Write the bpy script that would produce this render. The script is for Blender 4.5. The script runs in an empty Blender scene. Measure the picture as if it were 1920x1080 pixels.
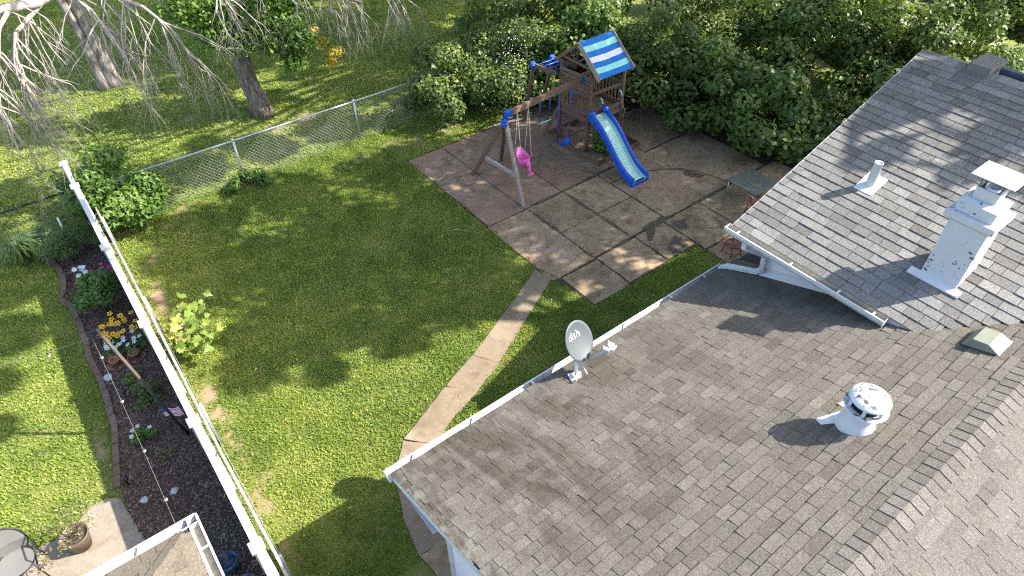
import bpy, math, random
import numpy as np
from mathutils import Vector, Matrix

random.seed(7)
SC = bpy.context.scene
COL = SC.collection
R = math.radians

# ------------------------------------------------------------------ camera, sky, sun, exposure
CAM_Z = 9.4
cam_d = bpy.data.cameras.new('camera')
cam = bpy.data.objects.new('camera', cam_d)
COL.objects.link(cam)
SC.camera = cam
cam_d.sensor_width = 36.0
cam_d.lens = 1238.15 / 1920 * 36.0
cam_d.clip_start = 0.1
cam_d.clip_end = 2000
_p, _r, _y = R(42.742), R(-0.600), R(52.741)
_f = Vector((math.cos(_y) * math.cos(_p), math.sin(_y) * math.cos(_p), -math.sin(_p)))
_rt = Vector((math.sin(_y), -math.cos(_y), 0))
_up = _rt.cross(_f)
_r2 = math.cos(_r) * _rt + math.sin(_r) * _up
_u2 = -math.sin(_r) * _rt + math.cos(_r) * _up
cam.matrix_world = Matrix(((_r2.x, _u2.x, -_f.x, 0), (_r2.y, _u2.y, -_f.y, 0), (_r2.z, _u2.z, -_f.z, CAM_Z), (0, 0, 0, 1)))

SUN_AZ, SUN_EL = R(-34), R(43.5)          # azimuth counter-clockwise from +X
sun_dir = Vector((math.cos(SUN_AZ) * math.cos(SUN_EL), math.sin(SUN_AZ) * math.cos(SUN_EL), math.sin(SUN_EL)))
world = bpy.data.worlds.new('World')
SC.world = world
world.use_nodes = True
wn = world.node_tree
sky = wn.nodes.new('ShaderNodeTexSky')
sky.sky_type = 'NISHITA'
sky.sun_disc = False
sky.dust_density = 2.0
sky.sun_elevation = SUN_EL
sky.sun_rotation = math.pi / 2 - SUN_AZ
bg = wn.nodes['Background']
bg.inputs['Strength'].default_value = 0.15
wn.links.new(sky.outputs[0], bg.inputs[0])
sun_l = bpy.data.lights.new('sun', 'SUN')
sun_l.energy = 4.3
sun_l.angle = R(0.53)
sun_l.color = (1.0, 0.95, 0.86)
sun = bpy.data.objects.new('sun', sun_l)
sun.rotation_euler = sun_dir.to_track_quat('Z', 'Y').to_euler()
sun.location = (20, -15, 30)
COL.objects.link(sun)
vs = SC.view_settings
SC.cycles.use_denoising = False
SC.cycles.filter_width = 1.15
vs.view_transform = 'Standard'
vs.look = 'None'
vs.exposure = 1.92
vs.gamma = 1.0
vs.use_curve_mapping = False

# ------------------------------------------------------------------ materials
MATS = {}

def srgb(h):
    h = h.lstrip('#')
    o = []
    for i in (0, 2, 4):
        c = int(h[i:i + 2], 16) / 255
        o.append(c / 12.92 if c <= .04045 else ((c + .055) / 1.055) ** 2.4)
    return tuple(o)

class NT:
    """small node-tree helper"""
    def __init__(s, name):
        s.m = bpy.data.materials.new(name)
        s.m.use_nodes = True
        s.t = s.m.node_tree
        s.b = s.t.nodes['Principled BSDF']
        s.out = s.t.nodes['Material Output']
        g = s.t.nodes.new('ShaderNodeNewGeometry')
        s.pos = g.outputs['Position']
        MATS[name] = s.m
    def n(s, typ, **kw):
        x = s.t.nodes.new(typ)
        for k, v in kw.items():
            setattr(x, k, v)
        return x
    def link(s, a, b):
        s.t.links.new(a, b)
    def set(s, sock, v):
        if hasattr(v, 'is_output') or hasattr(v, 'links'):
            s.link(v, sock)
        elif isinstance(v, (tuple, list)) and len(v) == 3 and sock.type == 'RGBA':
            sock.default_value = (*v, 1)
        else:
            sock.default_value = v
    def scaled(s, sc, src=None):
        x = s.n('ShaderNodeVectorMath', operation='MULTIPLY')
        s.link(src or s.pos, x.inputs[0])
        x.inputs[1].default_value = sc
        return x.outputs[0]
    def noise(s, scale, detail=3, rough=.55, vec=None, dist=0):
        x = s.n('ShaderNodeTexNoise')
        s.link(vec or s.pos, x.inputs['Vector'])
        x.inputs['Scale'].default_value = scale
        x.inputs['Detail'].default_value = detail
        x.inputs['Roughness'].default_value = rough
        x.inputs['Distortion'].default_value = dist
        return x.outputs['Fac']
    def attr(s, name='tone'):
        x = s.n('ShaderNodeAttribute')
        x.attribute_name = name
        return x.outputs['Fac']
    def ramp(s, fac, stops):
        x = s.n('ShaderNodeValToRGB')
        cr = x.color_ramp
        while len(cr.elements) < len(stops):
            cr.elements.new(.5)
        for e, (p, c) in zip(cr.elements, stops):
            e.position = p
            e.color = (*c, 1) if len(c) == 3 else c
        s.link(fac, x.inputs[0])
        return x.outputs[0]
    def rng(s, fac, a, b, c=0, d=1):
        x = s.n('ShaderNodeMapRange')
        s.set(x.inputs[0], fac)
        for i, v in enumerate((a, b, c, d)):
            x.inputs[i + 1].default_value = v
        return x.outputs[0]
    def math(s, op, a, b=0):
        x = s.n('ShaderNodeMath', operation=op)
        s.set(x.inputs[0], a)
        s.set(x.inputs[1], b)
        return x.outputs[0]
    def mix(s, fac, a, b, mode='MIX'):
        x = s.n('ShaderNodeMix', data_type='RGBA', blend_type=mode)
        s.set(x.inputs[0], fac)
        s.set(x.inputs[6], a)
        s.set(x.inputs[7], b)
        return x.outputs[2]
    def bump(s, h, strength=.3, dist=.01):
        x = s.n('ShaderNodeBump')
        x.inputs['Strength'].default_value = strength
        x.inputs['Distance'].default_value = dist
        s.link(h, x.inputs['Height'])
        s.link(x.outputs[0], s.b.inputs['Normal'])
    def done(s, color, rough=.7, metal=0, spec=.4):
        s.set(s.b.inputs['Base Color'], color)
        s.set(s.b.inputs['Roughness'], rough)
        s.b.inputs['Metallic'].default_value = metal
        s.b.inputs['Specular IOR Level'].default_value = spec
        return s.m

def simple(name, col, rough=.6, metal=0, var=.15, scale=9, dirt=None, dirt_amt=.35, spec=.4):
    t = NT(name)
    n = t.noise(scale, 5)
    c = t.mix(t.rng(n, .3, .7), tuple(x * (1 - var) for x in col), tuple(min(1, x * (1 + var)) for x in col))
    if dirt:
        d = t.noise(scale * .37, 6, .7)
        c = t.mix(t.rng(d, .52, .75, 0, dirt_amt), c, dirt)
    t.bump(t.noise(scale * 9, 3), .12, .004)
    return t.done(c, rough, metal, spec)

def shingle_mat(name, stops, stain=False, grain=.75, k=.29):
    t = NT(name)
    stops = [(p, tuple(v * k for v in c)) for p, c in stops]
    base = t.ramp(t.attr(), stops)
    g = t.noise(85, 2, .8)
    g2 = t.noise(30, 3, .7)
    c = t.mix(grain, base, t.ramp(g, [(.30, (.35, .34, .33)), (.5, (1, 1, 1)), (.70, (1.9, 1.87, 1.82))]), 'MULTIPLY')
    c = t.mix(.35, c, t.ramp(g2, [(.3, (.55, .55, .55)), (.5, (1, 1, 1)), (.72, (1.5, 1.5, 1.5))]), 'MULTIPLY')
    big = t.noise(.9, 4, .6)
    c = t.mix(t.rng(big, .35, .7, 0, .35), c, (.93, .9, .84), 'MULTIPLY')
    if stain:
        # algae streaks that run down the slope (along Y), thickest by the lower rake corner
        st = t.noise(1.0, 5, .65, t.scaled((2.4, 0.6, 0.6)), .6)
        sep = t.n('ShaderNodeSeparateXYZ')
        t.link(t.pos, sep.inputs[0])
        m1 = t.rng(sep.outputs[1], .9, 2.6, 0, 1)
        m2 = t.rng(sep.outputs[0], 6.5, 2.6, .2, 1)
        s1 = t.math('MULTIPLY', t.rng(st, .42, .58), t.math('MULTIPLY', m1, m2))
        c = t.mix(t.math('MULTIPLY', s1, .9), c, (.50, .46, .40), 'MULTIPLY')
        lich = t.noise(7, 4, .7)
        m3 = t.rng(sep.outputs[0], 1.75, 1.4, 0, 1)
        c = t.mix(t.math('MULTIPLY', t.rng(lich, .48, .6), t.math('MULTIPLY', m3, .4)), c, (.19, .185, .165))
    t.bump(g, .5, .004)
    return t.done(c, .92, 0, .25)

shingle_mat('shingle_main', [(0, srgb('#7f776c')), (.5, srgb('#979085')), (1, srgb('#b0a99e'))], True)
shingle_mat('shingle_far', [(0, srgb('#857e76')), (.5, srgb('#989189')), (1, srgb('#a8a29a'))])
shingle_mat('shingle_wing', [(0, srgb('#83807c')), (.5, srgb('#9b9894')), (1, srgb('#b4b1ad'))], k=.40)
shingle_mat('shingle_tan', [(0, srgb('#857866')), (.5, srgb('#a39784')), (1, srgb('#b7ab98'))])
simple('felt', (.018, .017, .016), .95)
simple('white_metal', (.44, .445, .45), .45, 0, .06, 6, (.25, .23, .20), .4)
simple('gutter_inside', (.36, .32, .235), .6, 0, .2, 12, (.2, .16, .10), .7)
simple('siding', (.58, .59, .61), .5, 0, .04, 5)
simple('vinyl', (.40, .395, .40), .38, 0, .05, 3, (.27, .27, .22), .5)
simple('vinyl_lavender', (.48, .45, .48), .45, 0, .05, 3, (.5, .46, .44), .2)
simple('galv', (.50, .52, .54), .42, .75, .15, 14)
simple('galv_wire', (.26, .275, .275), .5, .2, .1, 5)
simple('wire_grey', (.13, .13, .12), .6)
simple('black_metal', (.018, .019, .022), .5, .3)
simple('rusty_brown', (.16, .11, .075), .7)
simple('blue_plastic', srgb('#1450b4'), .35, 0, .12, 5, (.05, .12, .3), .3)
simple('aqua_plastic', srgb('#a3d0c2'), .3, 0, .06, 6, (.30, .36, .30), .35)
simple('pink_plastic', srgb('#e667ae'), .35, 0, .08, 5)
simple('rope', (.55, .53, .49), .8)
simple('blue_chain', srgb('#1f3f86'), .5)
simple('canvas_blue', srgb('#1267b4'), .8, 0, .1, 4)
simple('canvas_aqua', srgb('#8fd4c4'), .8, 0, .07, 4, (.35, .42, .36), .3)
simple('canvas_white', srgb('#dcdcdc'), .8, 0, .05, 4, (.5, .48, .42), .3)
simple('dish_grey', (.066, .076, .079), .5, 0, .05, 9)
simple('dish_white', (.36, .36, .36), .5)
simple('vent_olive', (.15, .158, .115), .6, 0, .08, 9)
simple('terracotta', (.36, .14, .07), .85, 0, .2, 20)
simple('pot_bronze', (.12, .085, .06), .45, .2)
simple('soil', (.05, .035, .025), .95, 0, .4, 40)
simple('flag_red', srgb('#b82f4b'), .8)
simple('flag_blue', srgb('#27315f'), .8)
simple('flag_white', (.75, .74, .76), .8)
simple('bulb_glass', (.42, .39, .32), .15, 0, .03)
simple('blue_glaze', srgb('#2b4058'), .25)
simple('red_paint', srgb('#7a1a1e'), .4)
simple('table_top', srgb('#4c4f45'), .35, 0, .08, 3)
simple('stone_white', (.36, .36, .35), .8, 0, .2, 30)
simple('flue_dark', (.012, .012, .013), .7)
simple('mesh_fabric', (.13, .125, .115), .8, 0, .1, 60)
simple('yellow_petal', srgb('#e8b012'), .7)
simple('white_petal', (.5, .5, .49), .7)
simple('pink_petal', srgb('#b02a86'), .7)
simple('flower_eye', (.10, .05, .02), .8)
simple('fascia_blue', (.035, .045, .07), .5)

def chippy_mat(name, col, under):
    """paint with flakes missing"""
    t = NT(name)
    n = t.noise(11, 6, .62, t.scaled((1, 1, 1.6)))
    n2 = t.noise(2.3, 3)
    m = t.math('MULTIPLY', t.rng(n, .60, .615), t.rng(n2, .44, .52))
    v = t.noise(4, 4)
    c = t.mix(t.rng(v, .3, .7), tuple(x * .93 for x in col), col)
    c = t.mix(m, c, under)
    h = t.math('SUBTRACT', t.noise(60, 3), m)
    t.bump(h, .25, .004)
    return t.done(c, .6)

chippy_mat('chimney_paint', (.44, .45, .47), (.05, .05, .055))
chippy_mat('flashing', (.52, .52, .52), (.16, .15, .14))

def cap_mat():
    t = NT('vent_cap')
    n = t.noise(17, 6, .75)
    m = t.rng(n, .50, .54)
    n2 = t.noise(7, 3)
    geo = t.n('ShaderNodeNewGeometry')
    sep = t.n('ShaderNodeSeparateXYZ')
    t.link(geo.outputs['Normal'], sep.inputs[0])
    m = t.math('MULTIPLY', m, t.rng(sep.outputs[2], .62, .85))
    m = t.math('MULTIPLY', m, t.rng(n2, .35, .5))
    c = t.mix(m, (.50, .505, .515), (.085, .07, .06))
    t.bump(n, .3, .004)
    return t.done(c, .45, .15)
cap_mat()

def wood_mat(name, a, b):
    t = NT(name)
    n = t.noise(5, 5, .6, t.scaled((3, 3, 3)), 1.2)
    n2 = t.noise(60, 3)
    c = t.mix(t.rng(n, .3, .7), a, b)
    c = t.mix(.5, c, t.ramp(n2, [(.3, (.6, .6, .6)), (.7, (1.3, 1.3, 1.3))]), 'MULTIPLY')
    c = t.mix(t.rng(t.attr(), 0, 1, 0, .5), c, (.7, .62, .58), 'MULTIPLY')
    t.bump(n2, .3, .004)
    return t.done(c, .85, 0, .2)
wood_mat('wood', srgb('#5d483a'), srgb('#7f6a58'))
wood_mat('wood_grey', srgb('#8a7f78'), srgb('#a99d94'))
wood_mat('pole_wood', srgb('#4a423c'), srgb('#5c534b'))

def concrete_mat(name, stops, blotch, red=None, k=.86):
    t = NT(name)
    stops = [(p, tuple(v * k for v in c)) for p, c in stops]
    blotch = tuple(v * k for v in blotch)
    red = tuple(v * k for v in red) if red else None
    sp = t.noise(42, 3, .8)
    n = t.noise(1.3, 7, .68, None, .4)
    c = t.ramp(n, stops)
    g = t.noise(85, 3, .8)
    c = t.mix(.45, c, t.ramp(g, [(.3, (.62, .6, .58)), (.5, (1, 1, 1)), (.72, (1.45, 1.43, 1.4))]), 'MULTIPLY')
    c = t.mix(.4, c, t.ramp(sp, [(.32, (.55, .53, .5)), (.5, (1, 1, 1)), (.7, (1.5, 1.48, 1.45))]), 'MULTIPLY')
    d = t.noise(2.6, 6, .72)
    c = t.mix(t.rng(d, .48, .66, 0, .85), c, blotch)
    if red:
        r = t.noise(.9, 5, .6, t.scaled((1, 1, 1)))
        c = t.mix(t.rng(r, .45, .62, 0, .7), c, red)
    c = t.mix(t.rng(t.attr(), 0, 1, 0, .45), c, (.66, .63, .6), 'MULTIPLY')
    t.bump(g, .35, .004)
    return t.done(c, .93, 0, .2)
concrete_mat('patio_concrete', [(.3, srgb('#816e5a')), (.5, srgb('#97836b')), (.7, srgb('#ae997d'))], srgb('#64523c'))
concrete_mat('patio_red', [(.3, srgb('#746152')), (.5, srgb('#8b7664')), (.7, srgb('#a28f7c'))], srgb('#5e4f43'), srgb('#8a6d5a'))
concrete_mat('walk_concrete', [(.3, srgb('#95846c')), (.5, srgb('#a8967e')), (.7, srgb('#baa88f'))], srgb('#8a7962'), None, .5)
concrete_mat('pad_concrete', [(.3, srgb('#a29485')), (.5, srgb('#b3a594')), (.7, srgb('#c2b5a4'))], srgb('#93836f'), None, .5)
concrete_mat('brick_mix', [(.3, srgb('#7a5a50')), (.5, srgb('#8d7468')), (.7, srgb('#9c8c80'))], srgb('#5f5650'), srgb('#7d6255'), .62)
concrete_mat('gravel_stone', [(.3, (.15, .13, .11)), (.5, (.25, .22, .19)), (.7, (.38, .34, .30))], (.15, .12, .10))

simple('patio_dirt', (.075, .058, .042), .95, 0, .45, 25)
def ground_mat():
    t = NT('lawn_soil')
    n = t.noise(.55, 5, .6)
    g = t.noise(38, 4, .75)
    c = t.ramp(n, [(.3, (.100, .118, .026)), (.55, (.135, .148, .036)), (.75, (.165, .155, .058))])
    c = t.mix(.7, c, t.ramp(g, [(.28, (.45, .45, .4)), (.5, (1, 1, 1)), (.72, (1.6, 1.6, 1.5))]), 'MULTIPLY')
    # worn earth under thin grass
    c = t.mix(t.rng(t.attr('bare'), .15, .8), c, (.22, .155, .10))
    t.bump(g, .5, .02)
    return t.done(c, .95, 0, .15)
ground_mat()

def mulch_mat():
    t = NT('mulch')
    g = t.noise(45, 5, .75)
    c = t.ramp(g, [(.3, (.030, .020, .016)), (.5, (.085, .055, .044)), (.7, (.17, .11, .088))])
    t.bump(g, .8, .02)
    return t.done(c, .95, 0, .15)
mulch_mat()

def chip_mat():
    t = NT('mulch_chip')
    c = t.ramp(t.attr(), [(0, (.042, .027, .021)), (.6, (.125, .079, .060)), (.95, (.21, .138, .105)), (1, (.34, .25, .19))])
    return t.done(c, .9, 0, .2)
chip_mat()

def leaf_mat(name, stops, transl=.45, rough=.45, spec=.35):
    t = NT(name)
    c = t.ramp(t.attr(), stops)
    t.set(t.b.inputs['Base Color'], c)
    t.b.inputs['Roughness'].default_value = rough
    t.b.inputs['Specular IOR Level'].default_value = spec
    tr = t.n('ShaderNodeBsdfTranslucent')
    cc = t.mix(1.0, c, (1.25, 1.25, .55), 'MULTIPLY')
    t.link(cc, tr.inputs[0])
    mx = t.n('ShaderNodeMixShader')
    mx.inputs[0].default_value = transl
    t.link(t.b.outputs[0], mx.inputs[1])
    t.link(tr.outputs[0], mx.inputs[2])
    t.link(mx.outputs[0], t.out.inputs[0])
    return t.m
leaf_mat('grass_blade', [(0, (.105, .165, .030)), (.4, (.215, .280, .052)), (.75, (.310, .345, .080)), (.93, (.40, .36, .14)), (1, (.44, .36, .19))], .35, .6, .15)
leaf_mat('leaf_hedge', [(0, (.050, .082, .021)), (.5, (.102, .150, .037)), (.85, (.155, .205, .055)), (1, (.26, .29, .10))], .4)
leaf_mat('leaf_vine', [(0, (.060, .10, .020)), (.5, (.105, .165, .034)), (.85, (.15, .21, .050)), (1, (.24, .29, .09))], .35, .4)
leaf_mat('leaf_tree', [(0, (.050, .078, .018)), (.5, (.095, .140, .030)), (1, (.17, .21, .05))], .4)
leaf_mat('leaf_canopy', [(0, (.12, .17, .04)), (.5, (.20, .26, .06)), (1, (.28, .33, .09))], .65)
leaf_mat('leaf_bush', [(0, (.045, .095, .018)), (.5, (.090, .165, .030)), (1, (.17, .25, .05))], .4)
leaf_mat('leaf_lime', [(0, (.10, .16, .02)), (.6, (.17, .235, .04)), (.9, (.27, .28, .06)), (1, (.31, .21, .07))], .35)
leaf_mat('leaf_amber', [(0, (.30, .26, .03)), (.6, (.50, .36, .04)), (1, (.45, .22, .04))], .4)
leaf_mat('leaf_fern', [(0, (.075, .13, .04)), (.6, (.125, .19, .06)), (1, (.19, .25, .09))], .35)
leaf_mat('leaf_dry', [(0, (.10, .10, .04)), (.5, (.16, .17, .06)), (1, (.28, .24, .12))], .3)

def bark_mat(name, stops, sc):
    t = NT(name)
    n = t.noise(1.0, 6, .7, t.scaled((sc, sc, sc * .16)), .3)
    c = t.ramp(n, stops)
    t.bump(n, .9, .05)
    return t.done(c, .95, 0, .1)
bark_mat('bark_brown', [(.33, (.055, .042, .032)), (.5, (.17, .14, .11)), (.68, (.30, .26, .21))], 16)
bark_mat('bark_pale', [(.33, (.075, .06, .048)), (.5, (.22, .19, .16)), (.68, (.36, .33, .29))], 13)
bark_mat('twig_pale', [(.3, (.20, .165, .14)), (.5, (.33, .285, .25)), (.7, (.45, .40, .36))], 9)
bark_mat('twig_brown', [(.3, (.07, .05, .035)), (.7, (.16, .12, .08))], 20)

# ------------------------------------------------------------------ mesh helpers
ORG = {}

def tag(o, label=None, cat=None, group=None, kind=None):
    if label: o['label'] = label
    if cat: o['category'] = cat
    if group: o['group'] = group
    if kind: o['kind'] = kind
    return o

def thing(name, label, cat, loc, group=None, kind=None):
    o = bpy.data.objects.new(name, None)
    o.empty_display_size = .2
    o.location = loc
    COL.objects.link(o)
    ORG[o.name] = Vector(loc)
    return tag(o, label, cat, group, kind)

def link(name, me, parent=None):
    o = bpy.data.objects.new(name, me)
    COL.objects.link(o)
    if parent is not None:
        o.parent = parent
        ORG[o.name] = ORG[parent.name]
    else:
        ORG[o.name] = Vector((0, 0, 0))
    return o

def npmesh(name, verts, faces, k, mats, tone=None, mi=None, extra=None, smooth=False):
    """verts (n,3), faces (m,k) arrays -> mesh"""
    me = bpy.data.meshes.new(name)
    n, m = len(verts), len(faces)
    me.vertices.add(n)
    me.vertices.foreach_set('co', np.ascontiguousarray(verts, dtype=np.float32).ravel())
    me.loops.add(m * k)
    me.loops.foreach_set('vertex_index', np.ascontiguousarray(faces, dtype=np.int32).ravel())
    me.polygons.add(m)
    me.polygons.foreach_set('loop_start', np.arange(0, m * k, k, dtype=np.int32))
    if smooth:
        me.polygons.foreach_set('use_smooth', np.ones(m, dtype=bool))
    for q in mats:
        me.materials.append(MATS[q])
    if mi is not None:
        me.polygons.foreach_set('material_index', np.asarray(mi, dtype=np.int32))
    me.update(calc_edges=True)
    if tone is not None:
        a = me.attributes.new('tone', 'FLOAT', 'FACE')
        a.data.foreach_set('value', np.ascontiguousarray(tone, dtype=np.float32))
    me.validate()
    return me

class MB:
    def __init__(s):
        s.v, s.f, s.t, s.m, s.s = [], [], [], [], []
    def add(s, vs, fs, tone=.5, mi=0, smooth=False):
        b = len(s.v)
        s.v += [tuple(v) for v in vs]
        for f in fs:
            s.f.append(tuple(i + b for i in f))
            s.t.append(tone); s.m.append(mi); s.s.append(smooth)
        return s
    def hexa(s, p, tone=.5, mi=0):
        """8 points: bottom ring 0-3, top ring 4-7"""
        return s.add(p, [(3, 2, 1, 0), (4, 5, 6, 7), (0, 1, 5, 4), (1, 2, 6, 5), (2, 3, 7, 6), (3, 0, 4, 7)], tone, mi)
    def box(s, a, b, tone=.5, mi=0):
        x0, y0, z0 = a; x1, y1, z1 = b
        return s.hexa([(x0, y0, z0), (x1, y0, z0), (x1, y1, z0), (x0, y1, z0), (x0, y0, z1), (x1, y0, z1), (x1, y1, z1), (x0, y1, z1)], tone, mi)
    def bar(s, p, q, w, h, up=(0, 0, 1), tone=.5, mi=0):
        p, q = Vector(p), Vector(q)
        d = (q - p).normalized()
        u = Vector(up)
        if abs(d.dot(u)) > .98: u = Vector((1, 0, 0))
        sd = d.cross(u).normalized(); u = sd.cross(d).normalized()
        sd *= w / 2; u *= h / 2
        return s.hexa([p - sd - u, p + sd - u, q + sd - u, q - sd - u, p - sd + u, p + sd + u, q + sd + u, q - sd + u], tone, mi)
    def tube(s, pts, r, n=8, tone=.5, mi=0, cap=True, smooth=True):
        pts = [Vector(p) for p in pts]
        k = len(pts)
        rs = r if isinstance(r, (list, tuple)) else [r] * k
        ref = None
        vs = []
        for i, p in enumerate(pts):
            d = (pts[min(i + 1, k - 1)] - pts[max(i - 1, 0)])
            d = d.normalized() if d.length > 1e-9 else Vector((0, 0, 1))
            if ref is None:
                ref = Vector((0, 0, 1)) if abs(d.z) < .9 else Vector((1, 0, 0))
            a = d.cross(ref)
            if a.length < 1e-4: a = d.orthogonal()
            a.normalize()
            b = d.cross(a).normalized()
            ref = -b if False else ref
            for j in range(n):
                t = 2 * math.pi * j / n
                vs.append(p + a * (math.cos(t) * rs[i]) + b * (math.sin(t) * rs[i]))
        fs = []
        for i in range(k - 1):
            for j in range(n):
                fs.append((i * n + j, i * n + (j + 1) % n, (i + 1) * n + (j + 1) % n, (i + 1) * n + j))
        if cap:
            fs.append(tuple(range(n - 1, -1, -1)))
            fs.append(tuple((k - 1) * n + j for j in range(n)))
        return s.add(vs, fs, tone, mi, smooth)
    def lathe(s, prof, c, n=20, tone=.5, mi=0, smooth=True):
        """prof [(r,z)] about a vertical axis through c; ends closed when r is 0"""
        c = Vector(c)
        vs, fs = [], []
        for r, z in prof:
            for j in range(n):
                t = 2 * math.pi * j / n
                vs.append(c + Vector((math.cos(t) * r, math.sin(t) * r, z)))
        for i in range(len(prof) - 1):
            for j in range(n):
                fs.append((i * n + j, i * n + (j + 1) % n, (i + 1) * n + (j + 1) % n, (i + 1) * n + j))
        return s.add(vs, fs, tone, mi, smooth)
    def prism(s, prof, a, b, axis, tone=.5, mi=0):
        """closed 2D outline extruded along an axis: axis 'x' -> prof (y,z), 'y' -> prof (x,z)"""
        n = len(prof)
        vs = []
        for t in (a, b):
            for (p, z) in prof:
                vs.append((t, p, z) if axis == 'x' else (p, t, z))
        fs = [(i, (i + 1) % n, n + (i + 1) % n, n + i) for i in range(n)]
        fs += [tuple(range(n - 1, -1, -1)), tuple(range(n, 2 * n))]
        return s.add(vs, fs, tone, mi)
    def slab(s, poly, z0, z1, tone=.5, mi=0):
        n = len(poly)
        vs = [(x, y, z0) for x, y in poly] + [(x, y, z1) for x, y in poly]
        fs = [(i, (i + 1) % n, n + (i + 1) % n, n + i) for i in range(n)]
        fs += [tuple(range(n - 1, -1, -1)), tuple(range(n, 2 * n))]
        return s.add(vs, fs, tone, mi)
    def build(s, name, mat, parent=None, bevel=0):
        off = ORG[parent.name] if parent is not None else Vector((0, 0, 0))
        me = bpy.data.meshes.new(name)
        me.from_pydata([(x - off.x, y - off.y, z - off.z) for x, y, z in s.v], [], s.f)
        for q in (mat if isinstance(mat, (list, tuple)) else [mat]):
            me.materials.append(MATS[q])
        me.polygons.foreach_set('material_index', s.m)
        me.polygons.foreach_set('use_smooth', s.s)
        a = me.attributes.new('tone', 'FLOAT', 'FACE')
        a.data.foreach_set('value', s.t)
        me.update()
        o = link(name, me, parent)
        if bevel:
            b = o.modifiers.new('bevel', 'BEVEL')
            b.width = bevel; b.segments = 2; b.limit_method = 'ANGLE'
        return o

def flat_sheet(name, poly, z, mat, label=None, kind='structure', cat=None):
    mb = MB()
    mb.add([(x, y, z) for x, y in poly], [tuple(range(len(poly)))])
    o = mb.build(name, mat)
    return tag(o, label, cat, None, kind)

def in_poly(x, y, poly):
    x = np.asarray(x); y = np.asarray(y)
    r = np.zeros(x.shape, bool)
    n = len(poly)
    for i in range(n):
        x0, y0 = poly[i]; x1, y1 = poly[(i + 1) % n]
        c = ((y0 > y) != (y1 > y)) & (x < (x1 - x0) * (y - y0) / (y1 - y0 + 1e-12) + x0)
        r ^= c
    return r

def vnoise(x, y, scale, seed=0):
    """cheap value noise with numpy"""
    rs = np.random.RandomState(seed)
    g = rs.rand(64, 64)
    u = x * scale + 100; v = y * scale + 100
    i = np.floor(u).astype(int); j = np.floor(v).astype(int)
    fu = u - i; fv = v - j
    fu = fu * fu * (3 - 2 * fu); fv = fv * fv * (3 - 2 * fv)
    i0, i1, j0, j1 = i % 64, (i + 1) % 64, j % 64, (j + 1) % 64
    return (g[i0, j0] * (1 - fu) + g[i1, j0] * fu) * (1 - fv) + (g[i0, j1] * (1 - fu) + g[i1, j1] * fu) * fv

def unit(v):
    return v / np.maximum(np.linalg.norm(v, axis=1, keepdims=True), 1e-9)

def leaf_mesh(name, P, mat, size=.1, aspect=.62, upb=.5, out=None, outb=.6, seed=0, tone=None, off=(0, 0, 0), droop=.0):
    """one folded leaf (two quads' worth of rhombus) per point of P"""
    rs = np.random.RandomState(seed)
    n = len(P)
    nr = rs.normal(size=(n, 3)); nr = unit(nr) * .75
    nr[:, 2] += upb
    if out is not None: nr += out * outb
    nr = unit(nr)
    t = rs.normal(size=(n, 3)); t[:, 2] -= droop
    t = unit(t - nr * (t * nr).sum(1, keepdims=True))
    b = np.cross(nr, t)
    L = (size * rs.uniform(.65, 1.3, n))[:, None]
    W = L * aspect
    fold = nr * (L * rs.uniform(-.06, .14, n)[:, None])
    V = np.empty((n, 6, 3))
    V[:, 0] = P - t * L * .5
    V[:, 1] = P - t * L * .12 + b * W * .5 + fold
    V[:, 2] = P + t * L * .25 + b * W * .38 + fold
    V[:, 3] = P + t * L * .55
    V[:, 4] = P + t * L * .25 - b * W * .38 + fold
    V[:, 5] = P - t * L * .12 - b * W * .5 + fold
    V = V.reshape(-1, 3) - np.array(off)
    base = (np.arange(n) * 6)[:, None]
    F = np.concatenate([base + np.array([[0, 1, 2, 3]]), base + np.array([[0, 3, 4, 5]])], 1).reshape(-1, 4)
    if tone is None: tone = rs.rand(n)
    return npmesh(name, V, F, 4, [mat], np.repeat(np.clip(tone, 0, 1), 2))

def lobe_points(lobes, n, seed, shell=.55, flat=None):
    """points spread through ellipsoid lobes (cx,cy,cz,rx,ry,rz), denser to the outside; returns points, outward dirs, lobe id"""
    rs = np.random.RandomState(seed)
    L = np.array(lobes, float)
    vol = (L[:, 3] * L[:, 4] * L[:, 5]) ** (2 / 3)
    idx = rs.choice(len(L), n, p=vol / vol.sum())
    d = unit(rs.normal(size=(n, 3)))
    r = shell + (1 - shell) * rs.rand(n) ** .6
    r *= 1 + .16 * np.sin(d[:, 0] * 7 + idx) * np.cos(d[:, 1] * 6 + idx * 2.1) + .10 * np.sin(d[:, 2] * 11 + idx * 1.3)
    P = L[idx, :3] + d * L[idx, 3:6] * r[:, None]
    return P, d, idx

print('helpers ok')

# ------------------------------------------------------------------ the ground
SLOPE = .361
EAVE_Y, EAVE_Z = 4.266, 2.6
RIDGE_Y, RIDGE_Z = .25, 4.05
def main_z(y): return EAVE_Z + SLOPE * (EAVE_Y - y)
def wing_z(x): return 3.6 + SLOPE * (x - 6.96)

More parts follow.
